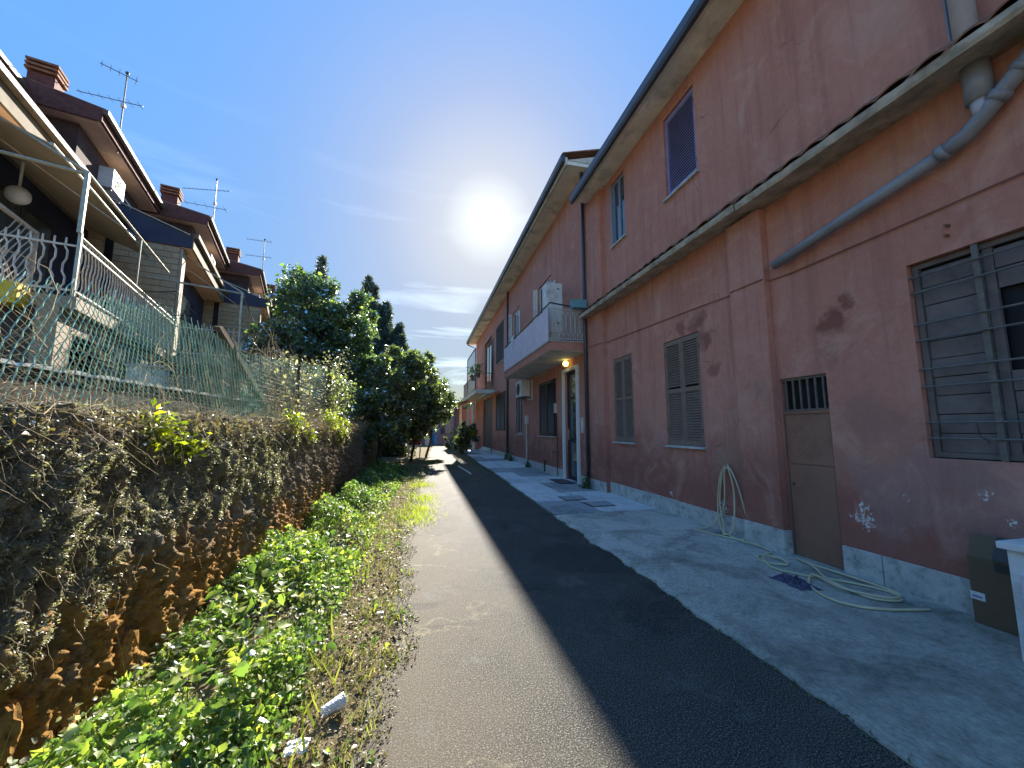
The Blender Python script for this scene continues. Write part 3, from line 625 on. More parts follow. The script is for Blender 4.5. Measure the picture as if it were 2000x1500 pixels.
# entrance
fr = MB().box(3.99, 4.185, 9.55, 9.655, .03, 3.18).box(3.99, 4.185, 10.605, 10.71, .03, 3.18).box(3.99, 4.185, 9.655, 10.605, 3.085, 3.18).build('door_frame', 'door_marble', B)
dr = MB().box(4.12, 4.17, 9.66, 9.74, .04, 3.08).box(4.12, 4.17, 10.52, 10.6, .04, 3.08).box(4.12, 4.169, 9.74, 10.52, 3.0, 3.08).box(4.12, 4.169, 9.74, 10.52, 2.3, 2.36).box(4.12, 4.169, 9.74, 10.52, .04, .16).box(4.12, 4.169, 9.74, 10.52, 1.1, 1.2).build('entrance_door', 'dark_wood', B)
for a, b in ((.16, 1.1), (1.2, 2.3), (2.36, 3.0)): MB().box(4.14, 4.15, 9.74, 10.52, a, b).build('pane', 'glass', dr)
MB().tube([(4.09, 10.45, 1.15), (4.09, 10.45, 1.45)], .015, 6).build('handle', 'steel', dr)
MB().box(4.02, 4.049, 9.28, 9.42, 1.35, 1.75).build('doorbell_panel', 'cream', B)
# lower windows
def openshutter(parent, X, yh, z0, z1, wid, ang, mat='dark_wood', sgn=1):
    f = MB(); 
    f.box(0, .03, 0, .05, z0, z1).box(0, .03, wid-.05, wid, z0, z1).box(.001, .029, .05, wid-.05, z0, z0+.08).box(.001, .029, .05, wid-.05, z1-.08, z1)
    z = z0+.1
    while z < z1-.1: f.box(.004, .026, .05, wid-.05, z, z+.03); z += .045
    o = f.build('shutter', mat, None); o.parent = parent; pm = wmat(parent).translation
    o.location = (X-pm.x, yh-pm.y, -pm.z); o.rotation_euler = (0, 0, R_(ang)); return o
louvre(B, 4.06, 11.55, 13.19, 1.23, 3.04, 2, 'dark_wood', False, .06); openshutter(B, 4.03, 11.50, 1.23, 3.04, .8, 200)
sill(11.52, 13.22, 1.22, B, WB)
casement(B, 4.10, 15.62, 16.66, 1.24, 3.32, 'white', 2); sill(15.6, 16.68, 1.22, B, WB)
gw = MB().box(4.03, 4.045, 15.62, 16.66, 1.30, 1.32).box(4.03, 4.045, 15.62, 16.66, 3.2, 3.22).build('window_grille', 'grey_bar', B)
for k in range(8): MB().tube([(4.037, 15.68+k*.132, 1.3), (4.037, 15.68+k*.132, 3.22)], .009, 5).build('bar', 'grey_bar', gw)
louvre(B, 4.06, 19.15, 21.55, 1.38, 3.38, 2, 'dark_wood', False, .08); openshutter(B, 4.03, 19.08, 1.38, 3.38, .9, 195)
MB().box(4.10, 4.16, 22.72, 26.18, .3, 3.38).build('door', 'dark_wood', B)
MB().box(3.75, 4.04, 22.9, 26, .03, .16).box(3.9, 4.04, 23, 25.9, .161, .29).build('step', 'slab', B)
MB().tube([(4.0, 11.2, .02), (4.0, 11.2, 1.9)], .012, 6).build('gas_pipe', 'dark_wood', B)
MB().tube([(4.0, 11.05, .75), (4.0, 11.65, .75)], .012, 6).build('gas_pipe', 'dark_wood', B)
MB().box(3.96, 4.049, 14.62, 14.9, 1.65, 1.98).build('meter_box', 'cream', B); MB().tube([(4.01, 14.76, 1.65), (4.01, 14.76, .28)], .03, 6).build('conduit', 'cream', B)
MB().box(3.98, 4.049, 12.2, 13.6, 3.36, 3.38).build('wall_box', 'cream', B)
MB().box(4.0, 4.049, 11.32, 11.48, 1.95, 2.25).build('wall_box', 'cream', B)
# upper windows
casement(B, 4.10, 11.78, 13.17, 4.1, 6.58, 'white', 2); casement(B, 4.10, 16.03, 17.37, 4.6, 6.88, 'white', 2)
openshutter(B, 4.03, 13.22, 4.12, 6.58, .16, 75, 'white'); openshutter(B, 4.03, 17.42, 4.62, 6.88, .16, 80, 'white')
louvre(B, 4.06, 19.45, 21.55, 5.07, 7.28, 2, 'dark_wood', False, .08); sill(19.4, 21.6, 5.05, B, WB)
casement(B, 4.10, 23.25, 25.55, 4.02, 6.93, 'shutter', 2); openshutter(B, 4.03, 22.9, 4.02, 6.9, .7, 185, 'dark_wood')
MB().prism([(3.9, 7.05), (4.045, 7.25), (4.045, 7.3), (3.9, 7.1)], 23, 26).build('window_hood', 'cream', B)
# balcony over the entrance
bal = MB().box(3.08, 4.048, 9.03, 14.66, 3.43, 3.65).build('balcony', 'plaster', B)
MB().box(3.10, 4.04, 9.05, 14.64, 3.415, 3.429).build('balcony_soffit', 'cream', bal)
MB().box(3.05, 4.045, 9.0, 14.69, 3.651, 3.675).build('balcony_coping', 'marble', bal)
rl = MB().tube([(3.09, 9.05, 4.66), (3.09, 14.62, 4.66), (4.04, 14.62, 4.66)], .02, 6).tube([(4.04, 9.05, 4.60), (3.62, 9.05, 4.60), (3.09, 9.05, 4.66)], .02, 6).build('handrail', 'gutter', bal)
MB().box(3.08, 4.04, 9.04, 9.06, 3.72, 3.74).box(3.08, 4.04, 9.04, 9.06, 4.50, 4.52).box(3.08, 3.10, 9.06, 14.62, 3.72, 3.74).box(3.08, 3.10, 9.06, 14.62, 4.5, 4.52).build('bottom_rail', 'ironwhite', bal)
def lyre(mb, ax, c, o_, z0, z1, w):
    """bar with a stylised pointed-leaf loop; ax 'x' runs in x at fixed y=o_, 'y' runs in y at fixed x=o_"""
    P = (lambda a, z: (a, o_, z)) if ax == 'x' else (lambda a, z: (o_, a, z))
    h = z1-z0
    for s_ in (-1, 1):
        mb.tube([P(c, z0+.02), P(c+s_*w*.15, z0+h*.10), P(c+s_*w*.45, z0+h*.22), P(c+s_*w*.5, z0+h*.4), P(c+s_*w*.5, z0+h*.75), P(c+s_*w*.2, z0+h*.9), P(c, z0+h*.97)], .007, 4)
    mb.tube([P(c, z0), P(c, z1)], .006, 4); mb.ball(P(c, z0+h*.13), .022, 5, 4)
for k in range(7):
    m = MB(); lyre(m, 'x', 3.20+k*.125, 9.05, 3.74, 4.5, .085); m.build('baluster', 'ironwhite', bal)
for k in range(8): MB().box(3.13+k*.125, 3.145+k*.125, 9.042, 9.058, 3.74, 4.50).build('upright', 'ironwhite', bal)
for k in range(20):
    m = MB(); lyre(m, 'y', 9.2+k*.28, 3.09, 3.74, 4.5, .14); m.build('baluster', 'ironwhite', bal)
sc_ = MB(); ys = np.linspace(9.1, 14.6, 80)
for q in ys:
    zt = 4.56+.012*math.sin(q*30); o_ = 3.062+.006*math.sin(q*11)+.003*math.sin(q*37)
    sc_.v += [(o_, q, 3.70+.01*math.sin(q*17)), (o_-.004, q, 4.1), (o_, q, zt), (o_+.006, q, zt), (o_+.004, q, 4.1), (o_+.006, q, 3.70)]
for k in range(79):
    for i in range(6): a = k*6; sc_.f.append((a+i, a+(i+1) % 6, a+6+(i+1) % 6, a+6+i))
tag(sc_.build('balcony_screen', 'screen'), 'long white fabric privacy screen tied along the balcony over the entrance', 'privacy screen')
m = MB().prism([(12.9, 4.75), (13.25, 4.7), (13.35, 4.35), (13.05, 4.15), (13.2, 4.45), (12.95, 4.4)], 3.03, 3.05, 'x')
top(m, 'hanging_cloth', 'white', 'white cloth hanging over the dark handrail of the screened balcony', 'cloth')
# boiler and planter on the balcony
bo = tag(empty('boiler', (3.6, 9.7, 3.68)), 'white wall boiler with a round cap and bent flue standing on the balcony', 'boiler')
MB().box(3.14, 3.58, 9.45, 9.85, 4.0, 5.36).build('casing', 'white', bo, bevel=.012)
MB().box(3.2, 3.52, 9.5, 9.8, 3.676, 3.999).build('stand', 'cream', bo); MB().box(3.43, 3.49, 9.44, 9.449, 5.18, 5.21).build('badge', 'gutter', bo); MB().ball((3.44, 9.44, 4.25), .03).build('knob', 'black', bo)
MB().tube([(3.44, 9.70, 5.36), (3.44, 9.70, 5.46), (3.50, 9.76, 5.53), (3.7, 10.3, 5.55), (4.04, 10.9, 5.55)], .045, 10).build('flue', 'cream', bo, smooth=True)
pb = tag(empty('planter_box', (3.8, 8.95, 4.5)), 'pale teal window box hooked on the short balcony side beside the downpipe', 'planter')
MB().prism([(3.62, 4.72), (4.0, 4.72), (3.98, 4.52), (3.65, 4.52)], 8.82, 9.02).build('box', 'teal', pb, bevel=.006)
MB().box(3.61, 4.01, 8.81, 9.03, 4.721, 4.745).build('rim', 'teal', pb)
leaves('plant', np.stack([RNG.uniform(3.85, 4.0, 60), RNG.uniform(8.85, 9.0, 60), RNG.uniform(4.74, 4.86, 60)], 1), .05, 'leaf_dark', 'oval', .4, parent=None).parent = pb
pb.children[-1].location = (-3.8, -8.95, -4.5)
# AC on the wall and globe lamp
def ac(loc, rz, label, s=1.0, depth=.3, w_=.8, h=.55):
    a = tag(empty('air_conditioner', loc, rz), label, 'air conditioner', 'air conditioner units on the house walls')
    MB().box(0, depth*s, 0, w_*s, 0, h*s).build('casing', 'white', a, True, bevel=.012)
    g_ = MB()
    cx_, cz, rr = w_*s*.42, h*s*.5, h*s*.40
    for r2 in (rr, rr*.7, rr*.4): g_.tube([(depth*s+.008, cx_+r2*math.cos(t*math.pi/8), cz+r2*math.sin(t*math.pi/8)) for t in range(17)], .006, 4, False)
    for t in range(8): g_.tube([(depth*s+.008, cx_, cz), (depth*s+.008, cx_+rr*math.cos(t*math.pi/4), cz+rr*math.sin(t*math.pi/4))], .004, 4)
    g_.build('fan_grille', 'grey_bar', a, True)
    MB().tube([(depth*s+.002, cx_, cz), (depth*s+.005, cx_, cz)], rr, 16).build('fan_recess', 'black', a, True)
    MB().box(0, depth*s*.9, .08, .12, -.06, -.001).box(0, depth*s*.9, w_*s-.12, w_*s-.08, -.06, -.001).build('bracket', 'grey_bar', a, True)
    return a
ac((4.05, 15.3, 2.72), R_(180), 'white air conditioner unit on the far red house beside the barred ground floor window', 1.15)
MB().tube([(4.02, 15.3, 2.9), (4.0, 15.5, 3.2), (4.02, 15.6, 3.33)], .03, 6).build('duct', 'white', B)
MB().box(3.985, 4.049, 13.95, 14.02, 2.55, 3.35).box(3.985, 4.049, 14.5, 14.57, 2.55, 3.35).box(3.985, 4.049, 14.02, 14.5, 2.55, 2.6).build('wall_frame', 'ironwhite', B)
la = tag(empty('wall_lamp', (4.05, 10.22, 3.3)), 'small lit yellow globe lamp on the wall above the white framed entrance', 'lamp')
MB().tube([(4.049, 10.2, 3.30), (3.98, 10.2, 3.30)], .05, 10).build('base', 'cream', la); MB().ball((3.93, 10.2, 3.30), .085, 14, 9).build('globe', 'globe', la, smooth=True)
# second balcony, awning
b2 = MB().box(2.95, 4.048, 22.0, 29.2, 3.52, 3.74).build('balcony', 'cream', B)
m = MB().box(2.96, 3.0, 22.02, 29.2, 4.68, 4.72).box(2.96, 4.04, 22.02, 22.06, 4.68, 4.72).box(2.96, 3.0, 22.02, 29.2, 3.8, 3.83).box(2.96, 4.04, 22.02, 22.06, 3.8, 3.83).build('handrail', 'grey_bar', b2)
for k in range(40): MB().box(2.97, 2.985, 22.05+k*.18, 22.07+k*.18, 3.74, 4.68).build('baluster', 'grey_bar', b2)
for k in range(8): MB().box(3.05+k*.13, 3.065+k*.13, 22.03, 22.045, 3.74, 4.68).build('baluster', 'grey_bar', b2)
MB().box(2.96, 3.02, 22.6, 22.66, 3.74, 6.3).box(2.96, 3.02, 26.8, 26.86, 3.74, 6.3).box(2.96, 3.02, 22.66, 26.8, 6.24, 6.3).build('screen_frame', 'frame_blue', b2)
MB().box(2.985, 2.995, 22.66, 26.8, 4.75, 6.24).build('pane', 'glass', b2)
aw = tag(empty('awning', (4.0, 21, 3.5)), 'small white pull-out awning under the far balcony above the dark door', 'awning')
MB().prism([(3.3, 3.32), (4.03, 3.55), (4.03, 3.57), (3.3, 3.345)], 20.6, 23.2).build('fabric', 'white', aw); MB().tube([(3.3, 20.6, 3.33), (3.3, 23.2, 3.33)], .03, 8).build('front_bar', 'white', aw)
def pot(x, y, z, h, n, size, label, mat='leaf', r=.16, spread=.3, potmat='terracotta'):
    t = tag(empty('potted_plant', (x, y, z)), label, 'plant')
    MB().tube([(0, 0, 0), (0, 0, .02), (0, 0, .26)], [r*.7, r*.72, r], 12).build('pot', potmat, t, True)
    C = np.stack([RNG.normal(0, spread*.5, n), RNG.normal(0, spread*.5, n), RNG.uniform(.25, h, n)], 1)
    leaves('foliage', C, size, mat, 'leaf', .3).parent = t
    s0 = np.zeros((8, 3)); s0[:, 2] = .2; d0 = RNG.normal(0, .3, (8, 3)); d0[:, 2] = 1
    twigs('stem', s0, d0, h*.8, 'bark', .006).parent = t; return t
pot(3.12, 22.4, 4.5, .8, 160, .10, 'small green potted plant at the near corner of the far balcony', spread=.28)
pot(3.05, 24.2, 4.5, .9, 180, .11, 'leafy potted plant farther along the far balcony rail', spread=.3)
# porch beyond: white posts under a small tiled canopy
po = tag(empty('porch', (3.3, 29.5, 0)), 'small tiled porch on three white posts at the far end of the red house', 'porch')
for x_, y_ in ((3.45, 26.9), (3.35, 29.0), (3.0, 31.5)): MB().box(x_-.09, x_+.09, y_-.09, y_+.09, 0, 3.35).build('post', 'white', po)
MB().prism([(2.4, 3.2), (4.05, 3.75), (4.05, 3.85), (2.4, 3.3)], 28.4, 33.5).build('roof', 'terracotta', po)
MB().box(2.5, 4.6, 31.8, 33.4, 0, 3.1).build('wall', 'farwall', po)

# ================================================================== LEFT: sawtooth terrace of houses
RZ = R_(16.18); UN = (0.960391, 0.278656); UU = (-0.278656, 0.960391)
def hpos(n_, s_): return (UN[0]*n_+UU[0]*s_, UN[1]*n_+UU[1]*s_, 0)
def make_house(loc, label):
    h = tag(empty('terraced_house', loc, RZ), label, 'house', 'row of terraced houses behind the wall')
    b = lambda name, mb, mat, par=h, **k: mb.build(name, mat, par, True, **k)
    b('terrace_slab', MB().box(-4.2, 0.04, 0, 5.1, 3.2, 3.38), 'beige_wall'); 
    # lower storey below the terrace
    lw = MB(); holes = [(.45, 1.9, 1.7, 2.9), (2.3, 4.6, 1.2, 2.75)]
    ys = [0, .45, 1.9, 2.3, 4.6, 5.1]; zs = [-.05, 1.2, 1.7, 2.75, 2.9, 3.2]
    for a, c in zip(ys, ys[1:]):
        for d, e in zip(zs, zs[1:]):
            if any(q[0] <= (a+c)/2 <= q[1] and q[2] <= (d+e)/2 <= q[3] for q in holes): continue
            lw.box(-.35, -.12, a, c, d, e)
    b('lower_wall', lw, 'beige_wall'); b('lower_side_wall', MB().box(-4.2, -.36, 0, .22, -.05, 3.19), 'brown_wall'); b('void', MB().box(-1.3, -1.2, .23, 5.09, 0, 3.19), 'black')  # side wall coloured darker for shade; black sheet stands for the unlit inside
    b('side_panel', MB().box(-1.5, -.75, -.03, -.001, 2.25, 2.85), 'tan2')
    # party wall in pale brick; its bricks stand proud of the mortar
    pw = b('party_wall', MB().box(-4.2, -1.46, 0, .28, 3.38, 6.35), 'mortar')
    b('wall_end', MB().box(-1.459, -1.40, -.02, .30, 3.38, 6.3), 'tan2')
    bx = MB().box(0, .325, -.014, 0, 0, .148).mesh('brick', M['brick'])
    for r in range(18):
        z = 3.39+r*.164; x = -1.465-.335-(0 if r % 2 else .16)
        first = x+.335
        if first < -1.47: MB().box(first, -1.468, -.014, -.0005, z, z+.148).build('brick', 'brick', pw, True)
        while x > -4.2: inst('brick', bx, pw, (x, 0, z)); x -= .335
    # terrace back wall, deep shade put into its navy colour; dark glazing
    b('back_wall', MB().box(-1.98, -1.80, .281, 5.1, 3.38, 6.32), 'navy'); b('wall_gap', MB().box(-2.92, -2.76, -.03, -.016, 3.39, 6.3), 'black')  # black strip on the bricks paints in the shade of a gap
    gl = b('terrace_door', MB().box(-1.799, -1.77, 1.4, 3.6, 3.39, 5.7), 'dark_wood')
    for q in (1.48, 2.54): b('pane', MB().box(-1.769, -1.76, q, q+.98, 3.5, 5.6), 'glass', gl)
    # lower roof over the terrace
    lr = b('lower_roof', MB().prism([(-1.22, 6.36), (-1.22, 6.66), (-3.95, 7.62), (-4.2, 7.62), (-4.2, 6.36)], -.04, 5.08), 'navy')
    b('fascia', MB().box(-1.218, -1.19, -.06, 5.08, 6.34, 6.70), 'dull_tan', lr); b('soffit', MB().box(-3.5, -1.23, 0, 5.07, 6.33, 6.358), 'tan', lr)
    b('gutter', MB().prism([(-1.19, 6.76), (-1.08, 6.76), (-1.09, 6.67), (-1.13, 6.64), (-1.17, 6.64)], -.1, 5.2), 'copper', lr)
    b('flashing', MB().tube([(-1.3, -.06, 6.73), (-3.0, -.06, 7.33)], .018, 5), 'steel', lr)
    # upper wall, roof, chimney
    uw = b('upper_wall', MB().box(-7.5, -3.95, .75, 5.1, 6.3, 9.5), 'brown_wall')
    wn = b('window', MB().box(-3.949, -3.91, 3.5, 4.4, 8.0, 9.15), 'white', uw); b('pane', MB().box(-3.909, -3.90, 3.58, 4.32, 8.08, 9.07), 'glass', wn)
    b('side_window', MB().box(-5.2, -4.4, .70, .749, 8.1, 9.2), 'dark_wood', uw)
    ro = b('roof', MB().prism([(-3.43, 9.60), (-3.43, 9.88), (-5.0, 10.12), (-9.5, 11.0), (-9.5, 9.6)], .40, 5.46), 'roof_red')
    b('soffit', MB().box(-8, -3.5, .46, 5.4, 9.545, 9.598), 'tan', ro)
    b('gutter', MB().prism([(-3.43, 9.90), (-3.30, 9.90), (-3.31, 9.80), (-3.35, 9.76), (-3.40, 9.76)], .36, 5.5), 'copper', ro)
    b('verge_board', MB().prism([(-3.41, 9.54), (-3.41, 9.90), (-5.0, 10.15), (-9.5, 11.03), (-9.5, 9.54)], .36, .398), 'roof_red', ro)
    rt = MB(); y = .5
    while y < 5.4: rt.tube([(-3.40, y, 9.93), (-4.9, y, 10.16)], .06, 6); y += .19
    b('roof_tiles', rt, 'terracotta', ro, kind='stuff')
    ch = b('chimney', MB().box(-5.0, -4.5, .75, 1.2, 9.9, 10.62), 'roof_red'); 
    for q in (10.66, 10.78, 10.90): b('cowl_slab', MB().box(-5.05, -4.45, .70, 1.25, q, q+.06), 'terracotta', ch)
    b('cowl_core', MB().box(-4.92, -4.58, .85, 1.1, 10.62, 10.9), 'black', ch)
    # railing of wavy bars
    rg = b('railing', MB().box(-.025, .005, .02, 5.05, 4.19, 4.215).box(-.025, .005, .02, 5.05, 3.46, 3.485).box(-1.42, -.025, 0, .02, 4.14, 4.165).box(-1.42, -.025, 0, .02, 3.46, 3.485), 'ironwhite')
    b('handrail', MB().tube([(-.01, 0, 4.30), (-.01, 5.05, 4.30)], .022, 6), 'steel', rg)
    prof = [(0, .0), (0, .10), (.035, .16), (.035, .26), (.0, .34), (0, .46), (.03, .54), (.03, .66), (0, .72), (0, .86)]
    bf = MB().tube([(0, a, z) for a, z in prof], .0095, 4).mesh('baluster', M['ironwhite']); bs = MB().tube([(a, 0, z) for a, z in prof], .0125, 4).mesh('baluster', M['ironwhite'])
    for k in range(44): inst('baluster', bf, rg, (-.01, .10+k*.113, 3.42))
    for k in range(11): inst('baluster', bs, rg, (-.15-k*.118, .01, 3.40))
    b('corner_post', MB().box(-.03, .01, -.01, .03, 3.38, 4.36), 'steel', rg)
    # pergola frame
    pg = b('pergola', MB().box(-.045, .005, -.03, .02, 4.36, 5.32), 'steel')
    b('beam', MB().tube([(-.02, 0, 5.32), (-.02, 4.3, 5.32)], .022, 6), 'steel', pg); b('beam', MB().tube([(-.02, 0, 5.30), (-3.3, 0, 5.46)], .026, 6), 'steel', pg)
    b('beam', MB().tube([(-.02, .02, 5.34), (-1.5, .5, 6.3)], .02, 6), 'steel', pg); b('post', MB().tube([(-.02, 2.35, 5.3), (-.02, 2.35, 4.3)], .014, 6), 'steel', pg)
    b('awning_arm', MB().tube([(-.02, 2.4, 5.3), (-1.3, .6, 5.9), (-3.3, .5, 6.1)], .012, 5), 'steel', pg)
    return h
def copy_tree(o, parent=None):
    c = o.copy(); COL.objects.link(c); c.parent = parent
    for ch in list(o.children): copy_tree(ch, c)
    return c
HL = ['nearest terraced house with navy walls, beige awnings and wavy white terrace railing above the net', 'second terraced house whose pale brick party wall faces the lane', 'third terraced house with red-brown roof and white air conditioner under its eave', 'fourth terraced house rising just left of the big dark tree', 'farthest terraced house almost hidden behind the big dark tree']
h1 = make_house(hpos(-2.96, 7.9), HL[0]); houses = [h1]
for k in range(1, 5):
    c = copy_tree(h1); p = hpos(-2.96+1.43*k, 7.9+5.15*k); c.location = p; c['label'] = HL[k]; houses.append(c)
def hw(k, x, y, z):
    p = hpos(-2.96+1.43*k, 7.9+5.15*k); return (p[0]+UN[0]*x+UU[0]*y, p[1]+UN[1]*x+UU[1]*y, z)
# things on the houses
ac(hw(1, -3.95, 2.0, 8.55), RZ, 'twin-fronted white air conditioner under the eave of the second terraced house', 1.1)
ac(hw(2, -3.95, 2.4, 8.45), RZ, 'white air conditioner under the eave of the third terraced house', 1.25)
ac(hw(3, -3.95, 2.4, 8.45), RZ, 'white air conditioner under the eave of the fourth terraced house', 1.25)
def antenna(p, H_, arms, label):
    a = tag(empty('tv_antenna', p), label, 'antenna', 'television antennas on the terraced roofs')
    MB().tube([(0, 0, -.5), (0, 0, H_)], .017, 6).build('mast', 'gutter', a, True)
    MB().ball((0, 0, H_-.05), .05, 8, 5).build('cap', 'gutter', a, True)
    for z, dx, dy, ln, ne, el in arms:
        d = Vector((dx, dy, 0)).normalized(); q = Vector((-d.y, d.x, 0)); s_ = Vector((0, 0, z))-d*ln*.3; m = MB().tube([s_, s_+d*ln], .011, 5)
        boom = m.build('boom', 'gutter', a, True)
        for k in range(ne):
            c = s_+d*ln*(.05+.9*k/(ne-1)); e = el*(1-.4*k/ne); MB().tube([c-q*e, c+q*e], .006, 4).build('element', 'gutter', boom, True)
    MB().box(-.05, .05, -.04, .04, H_*.45, H_*.45+.10).build('amplifier', 'white', a, True)
    return a
antenna(hw(1, -3.5, 1.7, 10.0), 2.15, [(1.15, -1, -.15, 1.5, 7, .16), (2.0, -.8, -.6, .8, 5, .2)], 'slender television antenna mast on the roof edge of the second terraced house')
MB().tube([hw(1, -3.5, 1.7, 9.6), hw(1, -3.95, 1.5, 9.2)], .015, 5).build('antenna_bracket', 'dark_wood', houses[1])
antenna(hw(2, -3.5, 1.7, 10.1), 2.2, [(1.65, -1, .1, 1.9, 11, .09), (.85, -1, -.2, 1.5, 5, .28)], 'tall antenna with two long booms on the roof edge of the third terraced house')
antenna(hw(3, -3.5, 2.1, 10.1), 2.3, [(2.15, -1, -.1, 1.3, 8, .2), (1.2, -1, -.1, 1.3, 8, .2)], 'antenna with two comb-like booms on the fourth terraced house')
antenna(hw(4, -3.5, 2.1, 10.2), 2.0, [(1.7, -1, -.1, 1.6, 8, .2)], 'farthest antenna showing just above the big dark tree')
# terrace things
la2 = tag(empty('lattice_screen', hw(0, -1.45, 1.0, 3.38), RZ), 'white wrought lattice screen standing on the nearest terrace', 'lattice screen')
fr = MB().box(-.03, .03, 0, .05, 0, 1.7).box(-.03, .03, 1.3, 1.35, 0, 1.7).box(-.03, .03, -.6, -.56, 0, 1.7).box(-.03, .03, -.56, 1.35, 1.66, 1.71).build('frame', 'ironwhite', la2, True)
for k in range(14):
    for s_ in (1, -1):
        y0_ = -.56+k*.14; pts = []
        for j in range(9):
            yq = y0_+s_*(j*.16)+.02*math.sin(j*2); 
            if -.56 <= yq <= 1.3: pts.append((0.012*s_, yq, .1+j*.195))
        if len(pts) > 1: MB().tube(pts, .013, 4).build('lattice_strip', 'ironwhite', la2, True)
dsh = tag(empty('globe_lamp', hw(0, -1.55, 1.9, 5.55)), 'round white globe lamp under the nearest terrace ceiling', 'lamp')
MB().ball(hw(0, -1.55, 1.9, 5.55), .16, 14, 9).build('globe', 'white', dsh, smooth=True); MB().tube([hw(0, -1.55, 1.9, 5.7), hw(0, -1.55, 1.9, 6.30)], .02, 6).build('stem', 'white', dsh)
for q in range(3):
    pass
awn = tag(empty('beige_awning', hw(0, -1.0, 0, 5.9), RZ), 'sloping beige canvas awning over the nearest terrace', 'awning')
MB().prism([(-.76, .36), (.45, -.12), (.45, -.10), (-.76, .38)], .3, 4.7).build('fabric', 'tan2', awn, True); MB().tube([(.46, .25, -.12), (.46, 4.75, -.12)], .03, 8).build('front_bar', 'steel', awn, True)
MB().tube([(-.78, .25, .36), (-.78, 4.75, .36)], .045, 8).build('roller', 'copper', awn, True)
yc = tag(empty('yellow_crate', hw(0, .20, -.42, 3.12), RZ), 'bright yellow plastic crate hung outside the near terrace side railing', 'crate')
MB().box(-.95, -.62, .12, .40, 0.01, .06).box(-.95, -.62, .12, .14, .07, .30).box(-.95, -.93, .14, .40, .07, .30).box(-.64, -.62, .14, .40, .07, .30).box(-.93, -.64, .38, .40, .07, .30).build('body', 'yellow', yc, True)
dr_ = tag(empty('drying_rack', hw(0, .1, 2.5, 4.25), RZ), 'folding clothes drying rack hung outside the nearest terrace railing', 'drying rack')
MB().tube([(-.08, 0, 0), (.5, 0, .12)], .012, 5).tube([(-.08, 1.9, 0), (.5, 1.9, .12)], .012, 5).build('arm', 'dark_wood', dr_, True)
for k in range(6): MB().tube([(-.02+k*.1, 0, .02+k*.02), (-.02+k*.1, .95, -.01+k*.02), (-.02+k*.1, 1.9, .02+k*.02)], .004, 4).build('line', 'ironwhite', dr_, True)

# garden behind the wall
tag(MB().box(-30, -2.2, -4, 40, -.05, 1.12).build('garden_ground', 'soil'), kind='structure')
bt = MB().box(0, .45, 0, .5, 0, 1.42); wb = tag(empty('white_cabinet', hw(0, .35, 1.1, 1.12), RZ), 'weathered white cabinet in the garden below the nearest terrace', 'cabinet')
bt.build('body', 'white', wb, True, bevel=.02); MB().box(.451, .465, .04, .46, .06, 1.36).build('door', 'white', wb, True); MB().box(-.03, .48, -.03, .53, 1.421, 1.46).build('lid', 'pvc_light', wb, True)
kw = tag(empty('garden_kerb_wall', (-3.4, 3, 1.12)), 'low garden wall with a scalloped white coping behind the net', 'wall')
MB().box(-3.5, -3.35, 1.0, 8.4, 1.12, 1.98).build('wall', 'brown_wall', kw)
y = 1.0
while y < 8.35: MB().prism([(y+.02, 1.981), (y+.36, 1.981), (y+.33, 2.01), (y+.19, 2.02), (y+.05, 2.01)][::-1], -3.54, -3.31, 'x').build('coping_tile', 'marble', kw); y += .38
tp = MB(); 
for i in range(9):
    for j in range(13): tp.v.append((-2.75+.02*math.sin(j*1.3), 2.6+j*.22, 1.14+i*.05+.015*math.sin(i*2+j)))
for i in range(8):
    for j in range(12): q = i*13+j; tp.f.append((q, q+1, q+14, q+13))
sol = tp.build('tarpaulin', 'bluep'); tag(sol, 'blue-green tarpaulin sheet stretched behind the foot of the net', 'tarpaulin'); sm = sol.modifiers.new('thick', 'SOLIDIFY'); sm.thickness = .01

# ================================================================== TUFF RETAINING WALL
def wallx(y): return -1.68-.012*np.maximum(0, y-2)+.02*np.sin(y*1.3)
ny, nzr = 900, 150
ty = np.linspace(0, 1, ny+1); yv = -2.5+17.0*(ty*.55+.45*ty**2.6); tz = np.linspace(0, 1, nzr+1)
Y, Z = np.meshgrid(yv, -.05+1.60*tz, indexing='ij'); X = wallx(Y)
P = np.stack([Y.ravel(), Z.ravel(), np.zeros(Y.size)], 1)
big = fbm(P*np.array([1.3, 1.6, 1]), 3, .5, 11)-.5
mid = np.abs(fbm(P*np.array([5.5, 2.6, 1]), 4, .55, 23)-.5)*2
cav = fbm(P*np.array([9, 4.0, 1]), 3, .6, 37); cav = np.clip((.44-cav)*6, 0, 1)
fin = fbm(P*np.array([24, 20, 1]), 4, .7, 51)-.5
groove = np.clip((fbm(P*np.array([14, 1.6, 1]), 3, .55, 77)-.5)*4, -1, 1)*np.clip((Y.ravel()-3)/5, .12, 1)
disp = big*.20+(.35-mid)*.16-cav*.10+fin*.15+groove*.022
zz = Z.ravel(); top_ = np.clip((zz-1.38)/.17, 0, 1); bat = (1.5-zz)*.045
Xd = X.ravel()+(disp)*(1-.3*top_)+bat-top_**2*.05
Zd = zz+fin*.03+top_*(fbm(P*np.array([3, 1, 1]), 3, .5, 5)-.5)*.12
V = np.stack([Xd, Y.ravel(), Zd], 1)
